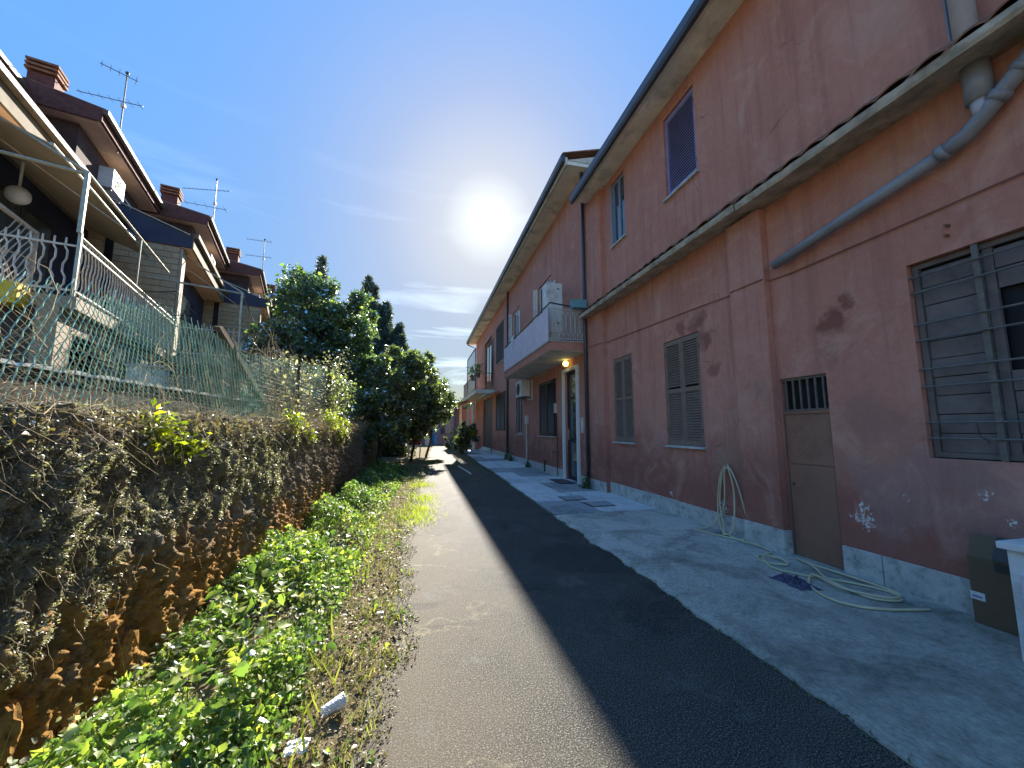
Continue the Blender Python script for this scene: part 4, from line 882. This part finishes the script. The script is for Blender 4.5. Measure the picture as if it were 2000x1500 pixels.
# top surface going back
back = []; nb = 14
for k in range(1, nb+1):
    f = k/nb; q = V.reshape(ny+1, nzr+1, 3)[:, -1, :].copy(); q[:, 0] -= f*.65; q[:, 2] += (fbm(np.stack([q[:, 1]*6, q[:, 0]*6, np.zeros(ny+1)], 1), 3, .5, 9)-.5)*.10+.0; back.append(q)
lo_ = q.copy(); lo_[:, 2] = .9; back.append(lo_)
grid = np.concatenate([V.reshape(ny+1, nzr+1, 3), np.stack(back, 1)], 1); nc = grid.shape[1]
idx = np.arange((ny+1)*nc).reshape(ny+1, nc); F = np.stack([idx[:-1, :-1], idx[1:, :-1], idx[1:, 1:], idx[:-1, 1:]], -1).reshape(-1, 4)
tw = tag(empty('retaining_wall', (-1.8, 5, 0)), 'rough brown tuff retaining wall overgrown with dry creeper along the left of the lane', 'wall')
wo = npmesh('rock_face', grid.reshape(-1, 3)-np.array([-1.8, 5, 0]), F, 'tuff', None, tw, True)
# stones standing out of the lower face
def stone(name, c, r, mat, parent, seed, sq=(1, 1, 1), off=(0, 0, 0)):
    nu, nv = 18, 12; mb = MB().ball((0, 0, 0), 1, nu, nv); v = np.array(mb.v); d = 1+(fbm(v*1.5+seed*3.1, 4, .7, seed)-.5)*1.5
    v = v*d[:, None]*np.array(sq)*r+np.array(c)-np.array(off); mb.v = [tuple(q) for q in v]; return mb.build(name, mat, parent, True, smooth=False)
rs = random.Random(5)
for k in range(46):
    yq = rs.uniform(1.6, 7.5)**1.0; zq = rs.uniform(.02, .62) if k < 34 else rs.uniform(.5, 1.2)
    stone('stone', (float(wallx(yq))+(1.5-zq)*.045-.005, yq, zq), rs.uniform(.035, .075), 'tuff', tw, k, (.7, 1, rs.uniform(1.1, 1.9)), (-1.8, 5, 0))
# creeper crust: small grey leaves clinging to the upper near part
n = 150000; ii = RNG.integers(0, len(V), n*3); C = V[ii]+RNG.normal(0, .006, (n*3, 3)); 
keep = ((C[:, 2]+(fbm(C*np.array([1, 1.4, 2.0]), 3, .5, 8)-.5)*1.6) > (.42+.16*np.clip(C[:, 1]-2, 0, 5))) & (fbm(C*7, 3, .6, 13) > .36) & (C[:, 1] > .3); C = C[keep][:n]; C[:, 0] += .006
leaves('creeper', C, .0140*(1+.09*C[:, 1]), 'crust', 'oval', .35, np.array([.9, .9, .3]), kind='stuff')
# hanging dead stems and tangle on the crest
n = 3600; yy = RNG.uniform(.8, 13.5, n); q = np.stack([wallx(yy)+RNG.uniform(-.28, .10, n), yy, 1.46+RNG.uniform(-.06, .12, n)], 1)
d = RNG.normal(0, 1, (n, 3)); d[:, 2] = np.abs(d[:, 2])*.35; twigs('dry_vines', q, d, RNG.uniform(.12, .55, n), 'twig', RNG.uniform(.0010, .0026, n), 6, .5, .12, kind='stuff')
n = 2200; yy = RNG.uniform(.9, 13.5, n); q = np.stack([wallx(yy)+RNG.uniform(.02, .13, n), yy, RNG.uniform(.55, 1.52, n)], 1); d = RNG.normal(0, .35, (n, 3)); d[:, 2] = -1; twigs('hanging_stems', q, d, RNG.uniform(.05, .22, n), 'twig', RNG.uniform(.0008, .0020, n), 5, .3, .1, kind='stuff')
n = 8000; yy = RNG.uniform(.9, 13.5, n); C = np.stack([wallx(yy)+RNG.uniform(-.3, .12, n), yy, 1.47+RNG.normal(0, .05, n)], 1); leaves('dry_leaves', C, .030, 'leaf_dry', 'leaf', .3, kind='stuff')
# yellow-green tufts on the crest
for k, (yc_, zc, rr, nn_) in enumerate([(2.95, 1.45, .16, 260), (3.3, 1.32, .14, 200), (5.6, 1.55, .20, 360), (6.4, 1.36, .14, 200), (7.9, 1.60, .24, 520), (8.8, 1.42, .20, 420), (9.4, 1.55, .18, 300)]):
    x0 = float(wallx(yc_))+.05; t = tag(empty('yellow_weed', (x0, yc_, zc)), ['small yellow-green weed at the near end of the wall crest', 'yellow-green sprig hanging below the near crest of the wall', 'yellow-green weed at the foot of the leaning fence plank', 'yellow-green sprig drooping halfway along the wall crest', 'largest bright yellow-green weed on the wall crest', 'bright yellow-green weed hanging down the far wall face', 'last yellow-green weed on the crest before the dark shrub'][k], 'weed', 'yellow-green weeds on the wall crest')
    C = RNG.normal(0, rr*.5, (nn_, 3))*np.array([.6, 1, .7]); leaves('foliage', C, .055, 'leaf_yel', 'oval', .3).parent = t
    s0 = RNG.normal(0, rr*.3, (14, 3)); d0 = RNG.normal(0, 1, (14, 3)); twigs('stem', s0, d0, rr*1.2, 'grass', .003).parent = t

# ================================================================== NET FENCE
nf = tag(empty('net_fence', (-1.9, 4, 1.45)), 'sagging green plastic netting tied along the top of the wall with a leaning brown plank', 'fence')
ntop = [(1.2, 1.92), (1.9, 2.0), (2.26, 2.19), (2.6, 2.27), (3.09, 2.34), (3.4, 2.40), (4.1, 2.42), (4.6, 2.33), (5.0, 2.0), (5.4, 1.75), (5.9, 1.60)]
def itp(y, tab):
    return float(np.interp(y, [a for a, b in tab], [b for a, b in tab]))
def lean(y): return itp(y, [(1, .50), (2.3, .42), (3.0, .16), (3.8, -.05), (5, -.28), (6, -.35)])
cords = MB(); wires = MB(); NC = 84; cols = []
for k in range(NC):
    y0_ = 1.2+k*.056; pts = []; h0 = 1.44; yt = y0_+lean(y0_)*.9; H_ = itp(yt, ntop)+(.035 if k % 2 else -.02)-h0; nn_ = max(4, int(H_/.030))
    for j in range(nn_+1):
        t = j*.030/.9; z = h0+j*.030
        yq = y0_+lean(y0_)*(t**1.1)+.003*math.sin(j*1.9+k*.7)+.007*mnoise.noise(Vector((y0_*2, z*3, 0)))
        xq = -1.87-.10*t+.05*mnoise.noise(Vector((y0_*1.1, z*1.4, 5)))-.03*math.sin(y0_*2.2)*t
        pts.append(Vector((xq, yq, z)))
    cols.append(pts)
    for q in range(len(pts)-1):
        a = Vector((0, .003*(1 if q % 2 else -1), 0)); cords.tube([pts[q]+a, pts[q+1]-a], .0033, 3, False)
for a, b in zip(cols, cols[1:]):
    for j in range(1, min(len(a), len(b))):
        wires.tube([a[j], b[max(0, j-1)]], .0019, 3, False)
cords.build('net_cords', 'net', nf, kind='stuff'); wires.build('net_strands', 'net', nf, kind='stuff')
MB().prism([(0, 0)]*0+[(4.15, 2.43), (4.22, 2.45), (5.86, 1.60), (5.76, 1.56)], -1.99, -1.93, 'x').build('leaning_plank', 'bark', nf)
# second panel with finer mesh, leaning posts
np2 = MB()
for k in range(60):
    y0_ = 5.0+k*.065; zt = 2.32+.13*(y0_-5)*.9 if y0_ < 8.5 else 2.75
    np2.tube([(-2.02, y0_, 1.5), (-2.03+.02*math.sin(y0_*5), y0_-.05, zt)], .0035, 3, False)
for j in range(26):
    z = 1.5+j*.05
    ya = 5.0 if z < 2.3 else 5.0+(z-2.3)/.117
    if ya < 8.8: np2.tube([(-2.02, ya, z), (-2.02, (ya+8.85)/2, z-.01), (-2.02, 8.85, z)], .003, 3, False)
np2.build('fine_net', 'net', nf, kind='stuff')
MB().tube([(-2.0, 9.0, 1.4), (-2.0, 8.95, 2.85)], .045, 8).build('post', 'bark', nf); MB().tube([(-2.0, 6.9, 1.4), (-2.0, 6.85, 2.6)], .025, 8).build('post', 'bark', nf)
# vine tangle in the net
n = 700; yy = RNG.uniform(1.0, 9.2, n); q = np.stack([-1.95+RNG.uniform(-.15, .06, n), yy, RNG.uniform(1.45, 1.9, n)], 1); d = RNG.normal(0, .8, (n, 3)); d[:, 0] *= .15; d[:, 2] = np.abs(d[:, 2]); twigs('net_vines', q, d, RNG.uniform(.2, .7, n), 'twig', RNG.uniform(.0015, .0035, n), 6, .35, .03, kind='stuff')
n = 2000; yy = RNG.uniform(5.4, 10.5, n); q = np.stack([-2.1+RNG.uniform(-.25, .1, n), yy, RNG.uniform(1.5, 2.5, n)], 1); d = RNG.normal(0, 1, (n, 3)); d[:, 0] *= .3; twigs('dead_creeper', q, d, RNG.uniform(.2, .6, n), 'twig', RNG.uniform(.002, .004, n), 6, .4, .03, kind='stuff')
n = 4200; yy = RNG.uniform(5.8, 11.0, n); C = np.stack([-2.12+RNG.normal(0, .13, n), yy, 1.5+RNG.random(n)**1.5*(.55+.15*(yy-5.6))*(.8+.9*fbm(np.stack([yy*2.2, yy*0, yy*0], 1), 3, .6, 19))*1.15], 1); leaves('dead_creeper_leaves', C, .05, 'crust', 'leaf', .3, kind='stuff')
C = np.stack([-2.0+RNG.normal(0, .12, 2200), RNG.uniform(8.6, 11.5, 2200), 1.5+RNG.random(2200)*1.2], 1); leaves('creeper_leaves', C, .06, 'leaf_shrub', 'leaf', .3, kind='stuff')

# ================================================================== TREES AND SHRUBS
def tree(name, loc, H_, blobs, n, size, mat, label, cat='tree', trunk=.15, group=None, up=.25, inner=.35, shape='simple', limbs=8, tmat='bark', dens=1.0):
    t = tag(empty(name, loc), label, cat, group)
    lx, ly, lz = loc; C = []
    tot = sum(b[3]**2 for b in blobs)
    cl = []
    for bx, by, bz, br in blobs:
        m = max(5, int(26*dens*br**1.4)); k = RNG.normal(size=(m, 3)); k /= np.linalg.norm(k, axis=1)[:, None]; k *= (RNG.random(m)**.4)[:, None]*br*np.array([1, 1, .85])
        for q in k: cl.append((q+np.array([bx, by, bz]), br*RNG.uniform(.16, .34)))
    per = max(6, n//len(cl))
    for c, r in cl:
        p = RNG.normal(size=(per, 3)); p /= np.linalg.norm(p, axis=1)[:, None]; p *= (r*RNG.random(per)**.45)[:, None]; C.append(c+p)
    C = np.concatenate(C); C = C[C[:, 2] > lz+.02]-np.array([lx, ly, lz])
    leaves('crown', C, size, mat, shape, up).parent = t
    if trunk:
        tk = MB(); bc = np.mean([b[:3] for b in blobs], 0)-np.array([lx, ly, lz])
        pts = [(0, 0, -.1)]+[(bc[0]*f+.1*math.sin(f*7), bc[1]*f, bc[2]*f) for f in (.3, .6, 1)]; tk.tube(pts, [trunk, trunk*.8, trunk*.65, trunk*.4], 9); tk.build('trunk', tmat, t, True, smooth=True)
        for k in range(min(limbs, len(blobs)*3)):
            b_ = blobs[k % len(blobs)]; e = np.array(b_[:3])-np.array([lx, ly, lz])+RNG.normal(0, .3*b_[3], 3); s0 = np.array(pts[2 if k % 2 else 1])
            MB().tube([tuple(s0), tuple((s0+e)/2+RNG.normal(0, .15, 3)), tuple(e)], [trunk*.45, trunk*.3, trunk*.08], 6).build('limb', tmat, t, True, smooth=True)
    return t
tree('evergreen_tree', (-4.3, 15.5, 1.1), 6, [(-4.3, 15.5, 6.0, 1.45), (-3.0, 15.3, 5.5, 1.25), (-5.1, 15.3, 5.0, 1.0), (-4.0, 15, 4.2, 1.35), (-2.6, 15.2, 4.2, 1.0), (-5.2, 15, 3.9, .9), (-3.3, 15, 3.2, 1.2), (-2.2, 15.4, 3.4, .8), (-4.6, 14.8, 3.2, 1.0)], 42000, .16, 'leaf_dark', 'big dark evergreen tree between the terraced houses and the lane', trunk=.17)
def cypress(x, y, z0, H_, r, label, cols_=3):
    t = tag(empty('cypress_tree', (x, y, z0)), label, 'tree', 'cypress trees behind the shrubs'); C = []
    for k in range(cols_*3):
        ox, oy = (0, 0) if k == 0 else RNG.normal(0, r*.55, 2); h = H_*(1 if k == 0 else RNG.uniform(.68, .97)); n = 3800
        f = RNG.random(n)**.8; rad = r*(.72 if k == 0 else .62)*(1-f)**.36*(.82+.18*np.sin(f*34+k*2)); a = RNG.uniform(0, 6.283, n); rr = rad*RNG.random(n)**.35
        C.append(np.stack([ox*(1-f*.35)+rr*np.cos(a), oy+rr*np.sin(a), f*h], 1))
    for ox in (0, .25*r, -.3*r): MB().tube([(ox, 0, 0), (ox*.5, 0, H_*.8)], [.09, .02], 7).build('trunk', 'bark', t, True)
    C = np.concatenate(C); leaves('crown', C, .20, 'leaf_cyp', 'oval', -.1, np.array([0, 0, .0])).parent = t
cypress(-3.15, 22, 0, 9.9, 1.15, 'tallest dark cypress behind the big evergreen tree', 4); cypress(-2.2, 22.6, 0, 8.7, 1.1, 'middle cypress between the tallest and the right-hand cypress', 4); cypress(-1.45, 23.0, 0, 7.6, 1.0, 'right-hand lower cypress against the open sky', 3)
cypress(-6.1, 24, 0, 11.7, 1.2, 'distant cypress tip poking above the big evergreen tree', 3)
tree('broadleaf_shrub', (-1.6, 14.5, 0), 4, [(-1.75, 13.8, 2.3, .85), (-1.6, 14.2, 3.3, .9), (-.8, 16, 4.0, .95), (-.7, 16.5, 2.6, .95), (-1.3, 15.0, 1.6, .9), (-1.9, 12.9, 2.3, .5), (-1.5, 13.2, 1.3, .6)], 26000, .14, 'leaf_shrub', 'large glossy broadleaf shrub rising beside the end of the wall', 'shrub', .07)
tree('broadleaf_shrub', (-.5, 18.5, 0), 4, [(-.3, 18, 4.3, .8), (-.1, 18.3, 3.4, 1.05), (.45, 18.6, 2.7, .95), (-.6, 18.2, 2.0, 1.0), (.1, 18.7, 1.6, .8), (-.9, 18, 1.0, .75), (-.9, 18, 2.9, .8)], 24000, .15, 'leaf_shrub', 'farther broadleaf shrub with sunlit edges overhanging the lane', 'shrub', .07)
tree('broadleaf_shrub', (.2, 21.5, 0), 4, [(.6, 21.2, 3.5, .9), (1.0, 21.8, 2.7, .95), (.3, 22, 2.0, 1.0), (1.25, 22.4, 3.0, .6)], 7000, .15, 'leaf_dark', 'dark shrub at the far bend of the lane beside the garden chair', 'shrub', .07)
tree('hedge', (-2.4, 11.8, 0), 2, [(-2.5, 11.2, 1.9, .45), (-2.4, 12.2, 2.0, .55), (-2.0, 12.8, 1.2, .6), (-2.9, 12.6, 1.9, .6)], 6500, .10, 'leaf_dark', 'dark ivy hedge where the tuff wall ends', 'hedge', .04)
tree('bare_shrub', (-4.7, 12.3, 1.1), 3, [(-4.7, 12.3, 4.3, .6), (-4.4, 12.0, 3.6, .6), (-4.1, 12.6, 4.5, .4)], 900, .10, 'leaf_shrub', 'thin half-bare shrub left of the big evergreen tree', 'shrub', .05, limbs=9)
tree('distant_tree', (3.9, 42, 0), 5, [(3.6, 42, 3.4, 1.4), (4.8, 42, 3.2, 1.6), (2.9, 41, 2.2, 1.0)], 5000, .26, 'leaf_shrub', 'pale distant tree at the end of the lane against the sky', 'tree', .12)
tree('distant_tree', (1.2, 46, 0), 5, [(.2, 46, 3.6, 1.5), (1.5, 46, 2.9, 1.2), (-1.4, 47, 4.2, 1.8)], 5000, .28, 'leaf_dark', 'dark distant tree behind the house at the end of the lane', 'tree', .14)
tree('potted_bush', (2.55, 23.4, 0), 1.5, [(2.5, 23.4, .95, .70), (2.75, 23.2, 1.5, .5), (2.2, 23.5, .5, .5)], 3600, .17, 'leaf_shrub', 'round variegated bush at the corner of the far pavement', 'bush', .04)
tree('green_bush', (2.75, 22.9, 0), 1.5, [(2.8, 22.9, 1.3, .28)], 260, .20, 'leaf_yel', 'single bright yellow-green plant beside the round variegated bush', 'bush', .02)
tree('green_bush', (2.1, 27.5, 0), 1.2, [(2.1, 27.5, .6, .55), (2.5, 28.5, .9, .6)], 1500, .16, 'leaf_shrub', 'farther low bush on the right side of the lane', 'bush', .03)
for k, (yq, s_) in enumerate([(8.75, .16), (16.9, .22), (17.8, .2), (14.1, .12)]):
    t = tag(empty('wall_foot_weed', (3.92, yq, .03)), ['dark weed tuft at the foot of the downpipe between the two red houses', 'dark potted weed under the barred window of the far house', 'leafy weed beside the far downpipe foot', 'tiny weed at the plinth under the meter box'][k], 'weed')
    leaves('foliage', np.abs(RNG.normal(0, s_*.6, (170, 3)))*np.array([-.6, 1, 1.3]), .07, 'leaf_dark', 'leaf', .4).parent = t
    twigs('stem', np.zeros((8, 3)), np.abs(RNG.normal(0, .3, (8, 3)))*np.array([-1, 1, 3])+np.array([0, 0, .3]), s_, 'grass', .003).parent = t
# weeds at the wall foot
def weeds():
    n = 56000; yy = .9+13.5*RNG.random(n)**1.6; wd = np.interp(yy, [0, 2, 4, 7, 10, 14], [1.05, 1.0, .95, .95, 1.05, 1.1])
    f = RNG.random(n)**1.0; x = -1.60+f*wd+RNG.normal(0, .03, n)
    bump = fbm(np.stack([x*2.6, yy*1.5, np.zeros(n)], 1), 3, .5, 3)
    hmax = (np.clip((bump-.30)*2.2, .08, 1.1))*np.interp(f, [0, .3, .7, 1], [.38, .52, .40, .10])
    z = hmax*(1-RNG.random(n)**2.2*.85)
    keep = RNG.random(n) < np.clip((bump-.28)*7, .05, 1)
    C = np.stack([x, yy, z+.01], 1)[keep]
    rn = np.clip(RNG.normal(.45, .25, len(C))+(fbm(C*1.6, 2, .5, 31)-.5)*.9, 0, 1)
    leaves('wall_foot_weeds', C, np.interp(C[:, 1], [1, 3, 6, 14], [.032, .032, .036, .050])*RNG.choice([.6, .8, 1, 1.25, 1.6], len(C)), 'leaf', 'leaf', .50, np.array([.25, -.1, 0]), rn, kind='stuff')
    m = 900; q = C[RNG.integers(0, len(C), m)].copy(); q[:, 2] = 0; d = RNG.normal(0, .25, (m, 3)); d[:, 2] = 1; twigs('weed_stems', q, d, RNG.uniform(.1, .42, m), 'grass', .003, 4, .2, kind='stuff')
weeds()
n = 420; yy = RNG.uniform(1.9, 5, n); C = np.stack([RNG.uniform(-1.3, -.75, n), yy, RNG.uniform(.12, .42, n)], 1); k_ = fbm(C*np.array([1.8, 1.8, 0]), 2, .5, 61) > .5; leaves('mallow_leaves', C[k_], .07, 'leaf', 'leaf', .9, kind='stuff')
n = 5200; yy = 1.2+10*RNG.random(n)**1.4; C = np.stack([RNG.uniform(-1.55, -.6, n), yy, RNG.uniform(.02, .20, n)], 1); k_ = fbm(C*np.array([1.3, 1.3, 0]), 2, .5, 44) > .53; leaves('pale_weeds', C[k_], .030, 'crust', 'leaf', .5, kind='stuff')
n = 330; yy = 1.3+8*RNG.random(n)**1.3; C = np.stack([RNG.uniform(-.95, -.45, n), yy, np.zeros(n)], 1); k_ = fbm(C*np.array([2, 2, 0]), 2, .5, 48) > .52; leaves('tall_grass', C[k_], .17, 'grass', 'blade', kind='stuff')
# grass tufts, litter and dead leaves on the verge
def scatter(n, y0, y1, x0f, x1f, p=1.4):
    yy = y0+(y1-y0)*RNG.random(n)**p; e = np.array([edgeL(v) for v in yy]); return np.stack([e+RNG.uniform(x0f, x1f, n), yy, np.zeros(n)], 1)
C = scatter(9000, 1.0, 16, -.55, .10); k_ = fbm(C*np.array([5, 5, 1]), 3, .6, 71)+RNG.normal(0, .03, len(C)) > .50; leaves('grass_tufts', C[k_], .055, 'grass', 'blade', kind='stuff')
C = scatter(26000, .9, 15, -.70, .16); C[:, 2] = .004+RNG.random(len(C))*.02; leaves('dead_leaf_litter', C, .014, 'leaf_dry', 'leaf', .8, kind='stuff')
C = scatter(2200, .9, 12, -.70, .05); C[:, 2] = .006; leaves('dead_leaves', C, .034, 'leaf_dry', 'leaf', .9, kind='stuff')
C = scatter(2600, 1.0, 14, -.6, .10); k_ = fbm(C*np.array([3, 3, 1]), 3, .6, 91) > .52; C = C[k_]; C[:, 2] = RNG.random(len(C))*.06; leaves('small_weeds', C, .035, 'leaf', 'leaf', .7, kind='stuff')
C = np.concatenate([np.stack([RNG.normal(cx_, .16, 500), RNG.normal(cy_, .28, 500), RNG.random(500)*.01], 1) for cx_, cy_ in ((.02, 10.4), (-.02, 7.3), (-.05, 6.6), (.35, 17.5), (.05, 8.4))]); leaves('bright_grass', C, .075, 'leaf_yel', 'blade', kind='stuff')
C = np.stack([RNG.uniform(.3, 2.6, 4000), RNG.uniform(15, 40, 4000), np.zeros(4000)], 1); leaves('lane_grass', C, .035, 'grass', 'blade', kind='stuff')

# ================================================================== SMALL THINGS
# hose
def spline(pts, n=10):
    P = [Vector(p) for p in pts]; out = []
    for i in range(len(P)-1):
        p0, p1, p2, p3 = P[max(i-1, 0)], P[i], P[i+1], P[min(i+2, len(P)-1)]
        for k in range(n):
            t = k/n; out.append(.5*((2*p1)+(-p0+p2)*t+(2*p0-5*p1+4*p2-p3)*t*t+(-p0+3*p1-3*p2+p3)*t**3))
    out.append(P[-1]); return out
z0 = .048
hp = [(4.00, 3.9, z0+.0)]
hang = [(4.10, 4.58, .93), (4.10, 4.72, .80), (4.10, 4.80, .40), (4.06, 4.72, .10), (3.98, 4.50, z0+.01), (4.02, 4.30, z0), (4.08, 4.28, .25), (4.10, 4.42, .70), (4.10, 4.57, .95), (4.11, 4.68, .86), (4.10, 4.76, .45), (4.05, 4.66, .12), (3.95, 4.55, z0+.01), (4.0, 4.44, .15), (4.09, 4.48, .6), (4.10, 4.58, .94), (4.10, 4.64, .85), (4.10, 4.70, .35), (4.0, 4.9, z0+.02), (3.80, 4.95, z0), (3.84, 4.65, z0), (3.95, 4.35, z0), (4.0, 4.05, z0), (3.92, 3.80, z0), (3.66, 3.73, z0), (3.58, 3.55, z0), (3.72, 3.42, z0+.01), (3.80, 3.60, z0+.015), (3.66, 3.66, z0+.02), (3.52, 3.42, z0), (3.60, 3.20, z0), (3.76, 3.05, z0), (3.92, 2.85, z0), (3.98, 2.66, z0), (3.86, 2.54, z0), (3.68, 2.66, z0), (3.72, 3.00, z0+.01), (3.90, 3.30, z0+.02), (3.99, 3.55, z0+.01), (4.0, 3.35, z0), (3.99, 3.05, z0+.012), (4.0, 2.78, z0+.012), (3.96, 2.60, z0+.014), (3.78, 2.58, z0+.015), (3.62, 2.80, z0+.02), (3.68, 3.08, z0+.02), (3.62, 3.10, z0+.02), (3.44, 2.95, z0), (3.34, 2.72, z0), (3.40, 2.56, z0), (3.58, 2.45, z0), (3.90, 2.37, z0)]
top(MB().tube(spline(hang, 8), .0105, 8), 'garden_hose', 'hose', 'cream garden hose looped on the red wall and coiled over the concrete', 'hose', smooth=True)
MB().tube([(4.15, 4.58, .955), (4.07, 4.58, .955), (4.065, 4.58, .975)], .008, 6).build('hose_hook', 'grey_bar', A)
# violet rag
rv = MB(); nr = 16
for i in range(nr):
    for j in range(nr):
        a = i/(nr-1)-.5; b_ = j/(nr-1)-.5; q = Vector((a*4, b_*4, 2)); h = max(0, 1-(a*a+b_*b_)*3.6)*(.035+.05*abs(mnoise.noise(q*1.6))+.045*mnoise.noise(q*3.1))
        rv.v.append((3.38+a*.20+.05*mnoise.noise(q*1.2), 3.06+b_*.34+.05*mnoise.noise(q*1.4+Vector((5, 0, 0))), .040+max(0, h)))
for i in range(nr-1):
    for j in range(nr-1): q = i*nr+j; rv.f.append((q, q+1, q+nr+1, q+nr))
top(rv, 'rag', 'cloth', 'crumpled violet and white rag lying on the wet concrete beside the hose', 'rag')
# cardboard box against the wall
cb = tag(empty('cardboard_box', (4.05, 2.05, .04)), 'flattened brown cardboard box leaning on the red wall beside the white appliance', 'box')
MB().box(4.01, 4.12, 1.80, 2.175, .04, .50).build('body', 'card', cb, bevel=.004)
MB().prism([(4.012, .501), (4.118, .501), (4.118, .66), (4.108, .66), (4.022, .505)][:3]+[(4.102, .665), (4.012, .512)], 1.80, 2.175).build('flap', 'card', cb)
MB().box(4.005, 4.0095, 1.93, 2.03, .44, .50).build('tape', 'tape', cb); MB().prism([(4.008, .515), (4.014, .509), (4.098, .668), (4.092, .672)], 1.94, 2.04).build('tape', 'tape', cb)
MB().box(4.0065, 4.0095, 2.10, 2.177, .205, .26).box(4.01, 4.06, 2.1765, 2.179, .205, .26).build('paper_label', 'white', cb); MB().box(4.005, 4.0062, 2.115, 2.165, .222, .235).build('label_print', 'shutter_blue', cb)
# white appliance at the right edge
fz = tag(empty('white_appliance', (3.75, 1.35, .04)), 'white enamel appliance standing at the right edge of the picture', 'appliance')
MB().box(3.60, 3.99, .95, 1.76, .04, .70).build('body', 'white', fz, bevel=.008); MB().box(3.57, 4.0, .92, 1.79, .701, .745).build('lid', 'white', fz, bevel=.006)
MB().box(3.585, 3.599, 1.0, 1.71, .12, .56).build('door', 'screen', fz); MB().box(3.58, 3.599, 1.5, 1.6, .62, .66).build('handle', 'gutter', fz)
# litter
cu = tag(empty('plastic_cup', (-.41, 2.3, 0)), 'clear plastic cup lying on the dry verge', 'cup')
MB().tube([(-.455, 2.27, .035), (-.37, 2.33, .04)], [.024, .036], 14, False).build('body', 'clear', cu, smooth=True); MB().tube([(-.369, 2.331, .04), (-.366, 2.333, .04)], .038, 14).build('rim', 'clear', cu)
cl_ = MB(); 
for i in range(9):
    for j in range(9): cl_.v.append((-.56+i*.012, 2.03+j*.011, .02+.022*abs(mnoise.noise(Vector((i*.7, j*.6, 2))))+.01))
for i in range(8):
    for j in range(8): q = i*9+j; cl_.f.append((q, q+1, q+10, q+9))
top(cl_, 'crushed_wrapper', 'clear', 'crushed clear plastic wrapper among the weeds at the bottom edge', 'litter')
top(MB().box(-.31, -.26, 3.35, 3.38, .01, .02), 'litter_scrap', 'white', 'small white scrap on the verge edge farther than the plastic cup', 'litter')
# covers and mat
for k, (x_, y_) in enumerate(((3.05, 7.65), (3.30, 6.95))):
    c_ = tag(empty('inspection_cover', (x_, y_, .04)), ['farther square iron inspection cover set in the pavement slabs', 'nearer square iron inspection cover set in the pavement slabs'][k], 'cover', 'inspection covers in the pavement')
    MB().box(x_-.24, x_+.24, y_-.24, y_+.24, .0375, .044).build('frame', 'grey_bar', c_); MB().box(x_-.20, x_+.20, y_-.20, y_+.20, .0445, .049).build('lid', 'slab2', c_)
dm_ = MB().box(3.50, 3.93, 9.62, 10.5, .041, .056); top(dm_, 'doormat', 'gutter', 'dark doormat in front of the white framed entrance', 'doormat', bevel=.004)
ls = MB().tube([(1.55, 12.6, .02), (1.40, 15.2, .02)], .03, 6); top(ls, 'white_pole', 'white', 'white pole lying in the shadow on the far asphalt', 'pole')
# garden chair by the shrub
gc = tag(empty('garden_chair', (-.35, 20.6, 0)), 'old white garden chair with dark red cushions under the shrub', 'chair')
for a, b_ in ((-.65, 20.3), (-.1, 20.3), (-.65, 20.85), (-.1, 20.85)): MB().tube([(a, b_, 0), (a+.02, b_+.02, .6)], .035, 6).build('leg', 'white', gc)
MB().box(-.72, -.03, 20.2, 20.95, .58, .66).build('seat', 'white', gc); MB().box(-.68, -.06, 20.24, 20.9, .661, .80).build('cushion', 'red_plastic', gc, bevel=.03); MB().box(-.70, -.04, 20.9, 20.98, .66, 1.3).build('backrest', 'red_plastic', gc, bevel=.02)
# end of the lane
eh = tag(empty('end_house', (1.5, 40, 0)), 'grey-violet low building closing the end of the lane', 'building')
MB().box(-3, 3.8, 39, 44, 0, 3.1).build('wall', 'farwall', eh); MB().prism([(38.8, 3.1), (44.2, 3.1), (41.5, 4.0)], -3.2, 4.0, 'x').build('roof', 'roof_red', eh)
MB().box(.6, 1.2, 38.93, 38.99, 0, 2.1).build('door', 'bluep', eh); MB().box(1.8, 2.8, 38.93, 38.99, 1.0, 2.0).build('window', 'glass', eh)
bb = tag(empty('blue_bin', (1.1, 37.3, 0)), 'blue wheeled bin at the end of the lane', 'bin'); MB().tube([(1.1, 37.3, 0), (1.1, 37.3, 1.1)], [.28, .34], 4).build('body', 'bluep', bb); MB().box(.75, 1.45, 36.95, 37.65, 1.101, 1.17).build('lid', 'bluep', bb)
pl_ = tag(empty('gate_pillar', (.5, 36, 0)), 'short cream gate pillar left of the blue bin', 'pillar'); MB().box(.25, .75, 35.8, 36.2, 0, 1.1).build('shaft', 'cream', pl_); MB().box(.2, .8, 35.75, 36.25, 1.101, 1.2).build('cap', 'marble', pl_)
ob = tag(empty('ochre_house', (1.3, 36, 0)), 'ochre house corner showing through the shrub at the end of the lane', 'house'); MB().box(-4, 1.4, 46, 52, 0, 7.2).build('wall', 'orange', ob); MB().prism([(45.8, 7.2), (52.2, 7.2), (49, 8.4)], -4.3, 1.7, 'x').build('roof', 'roof_red', ob)
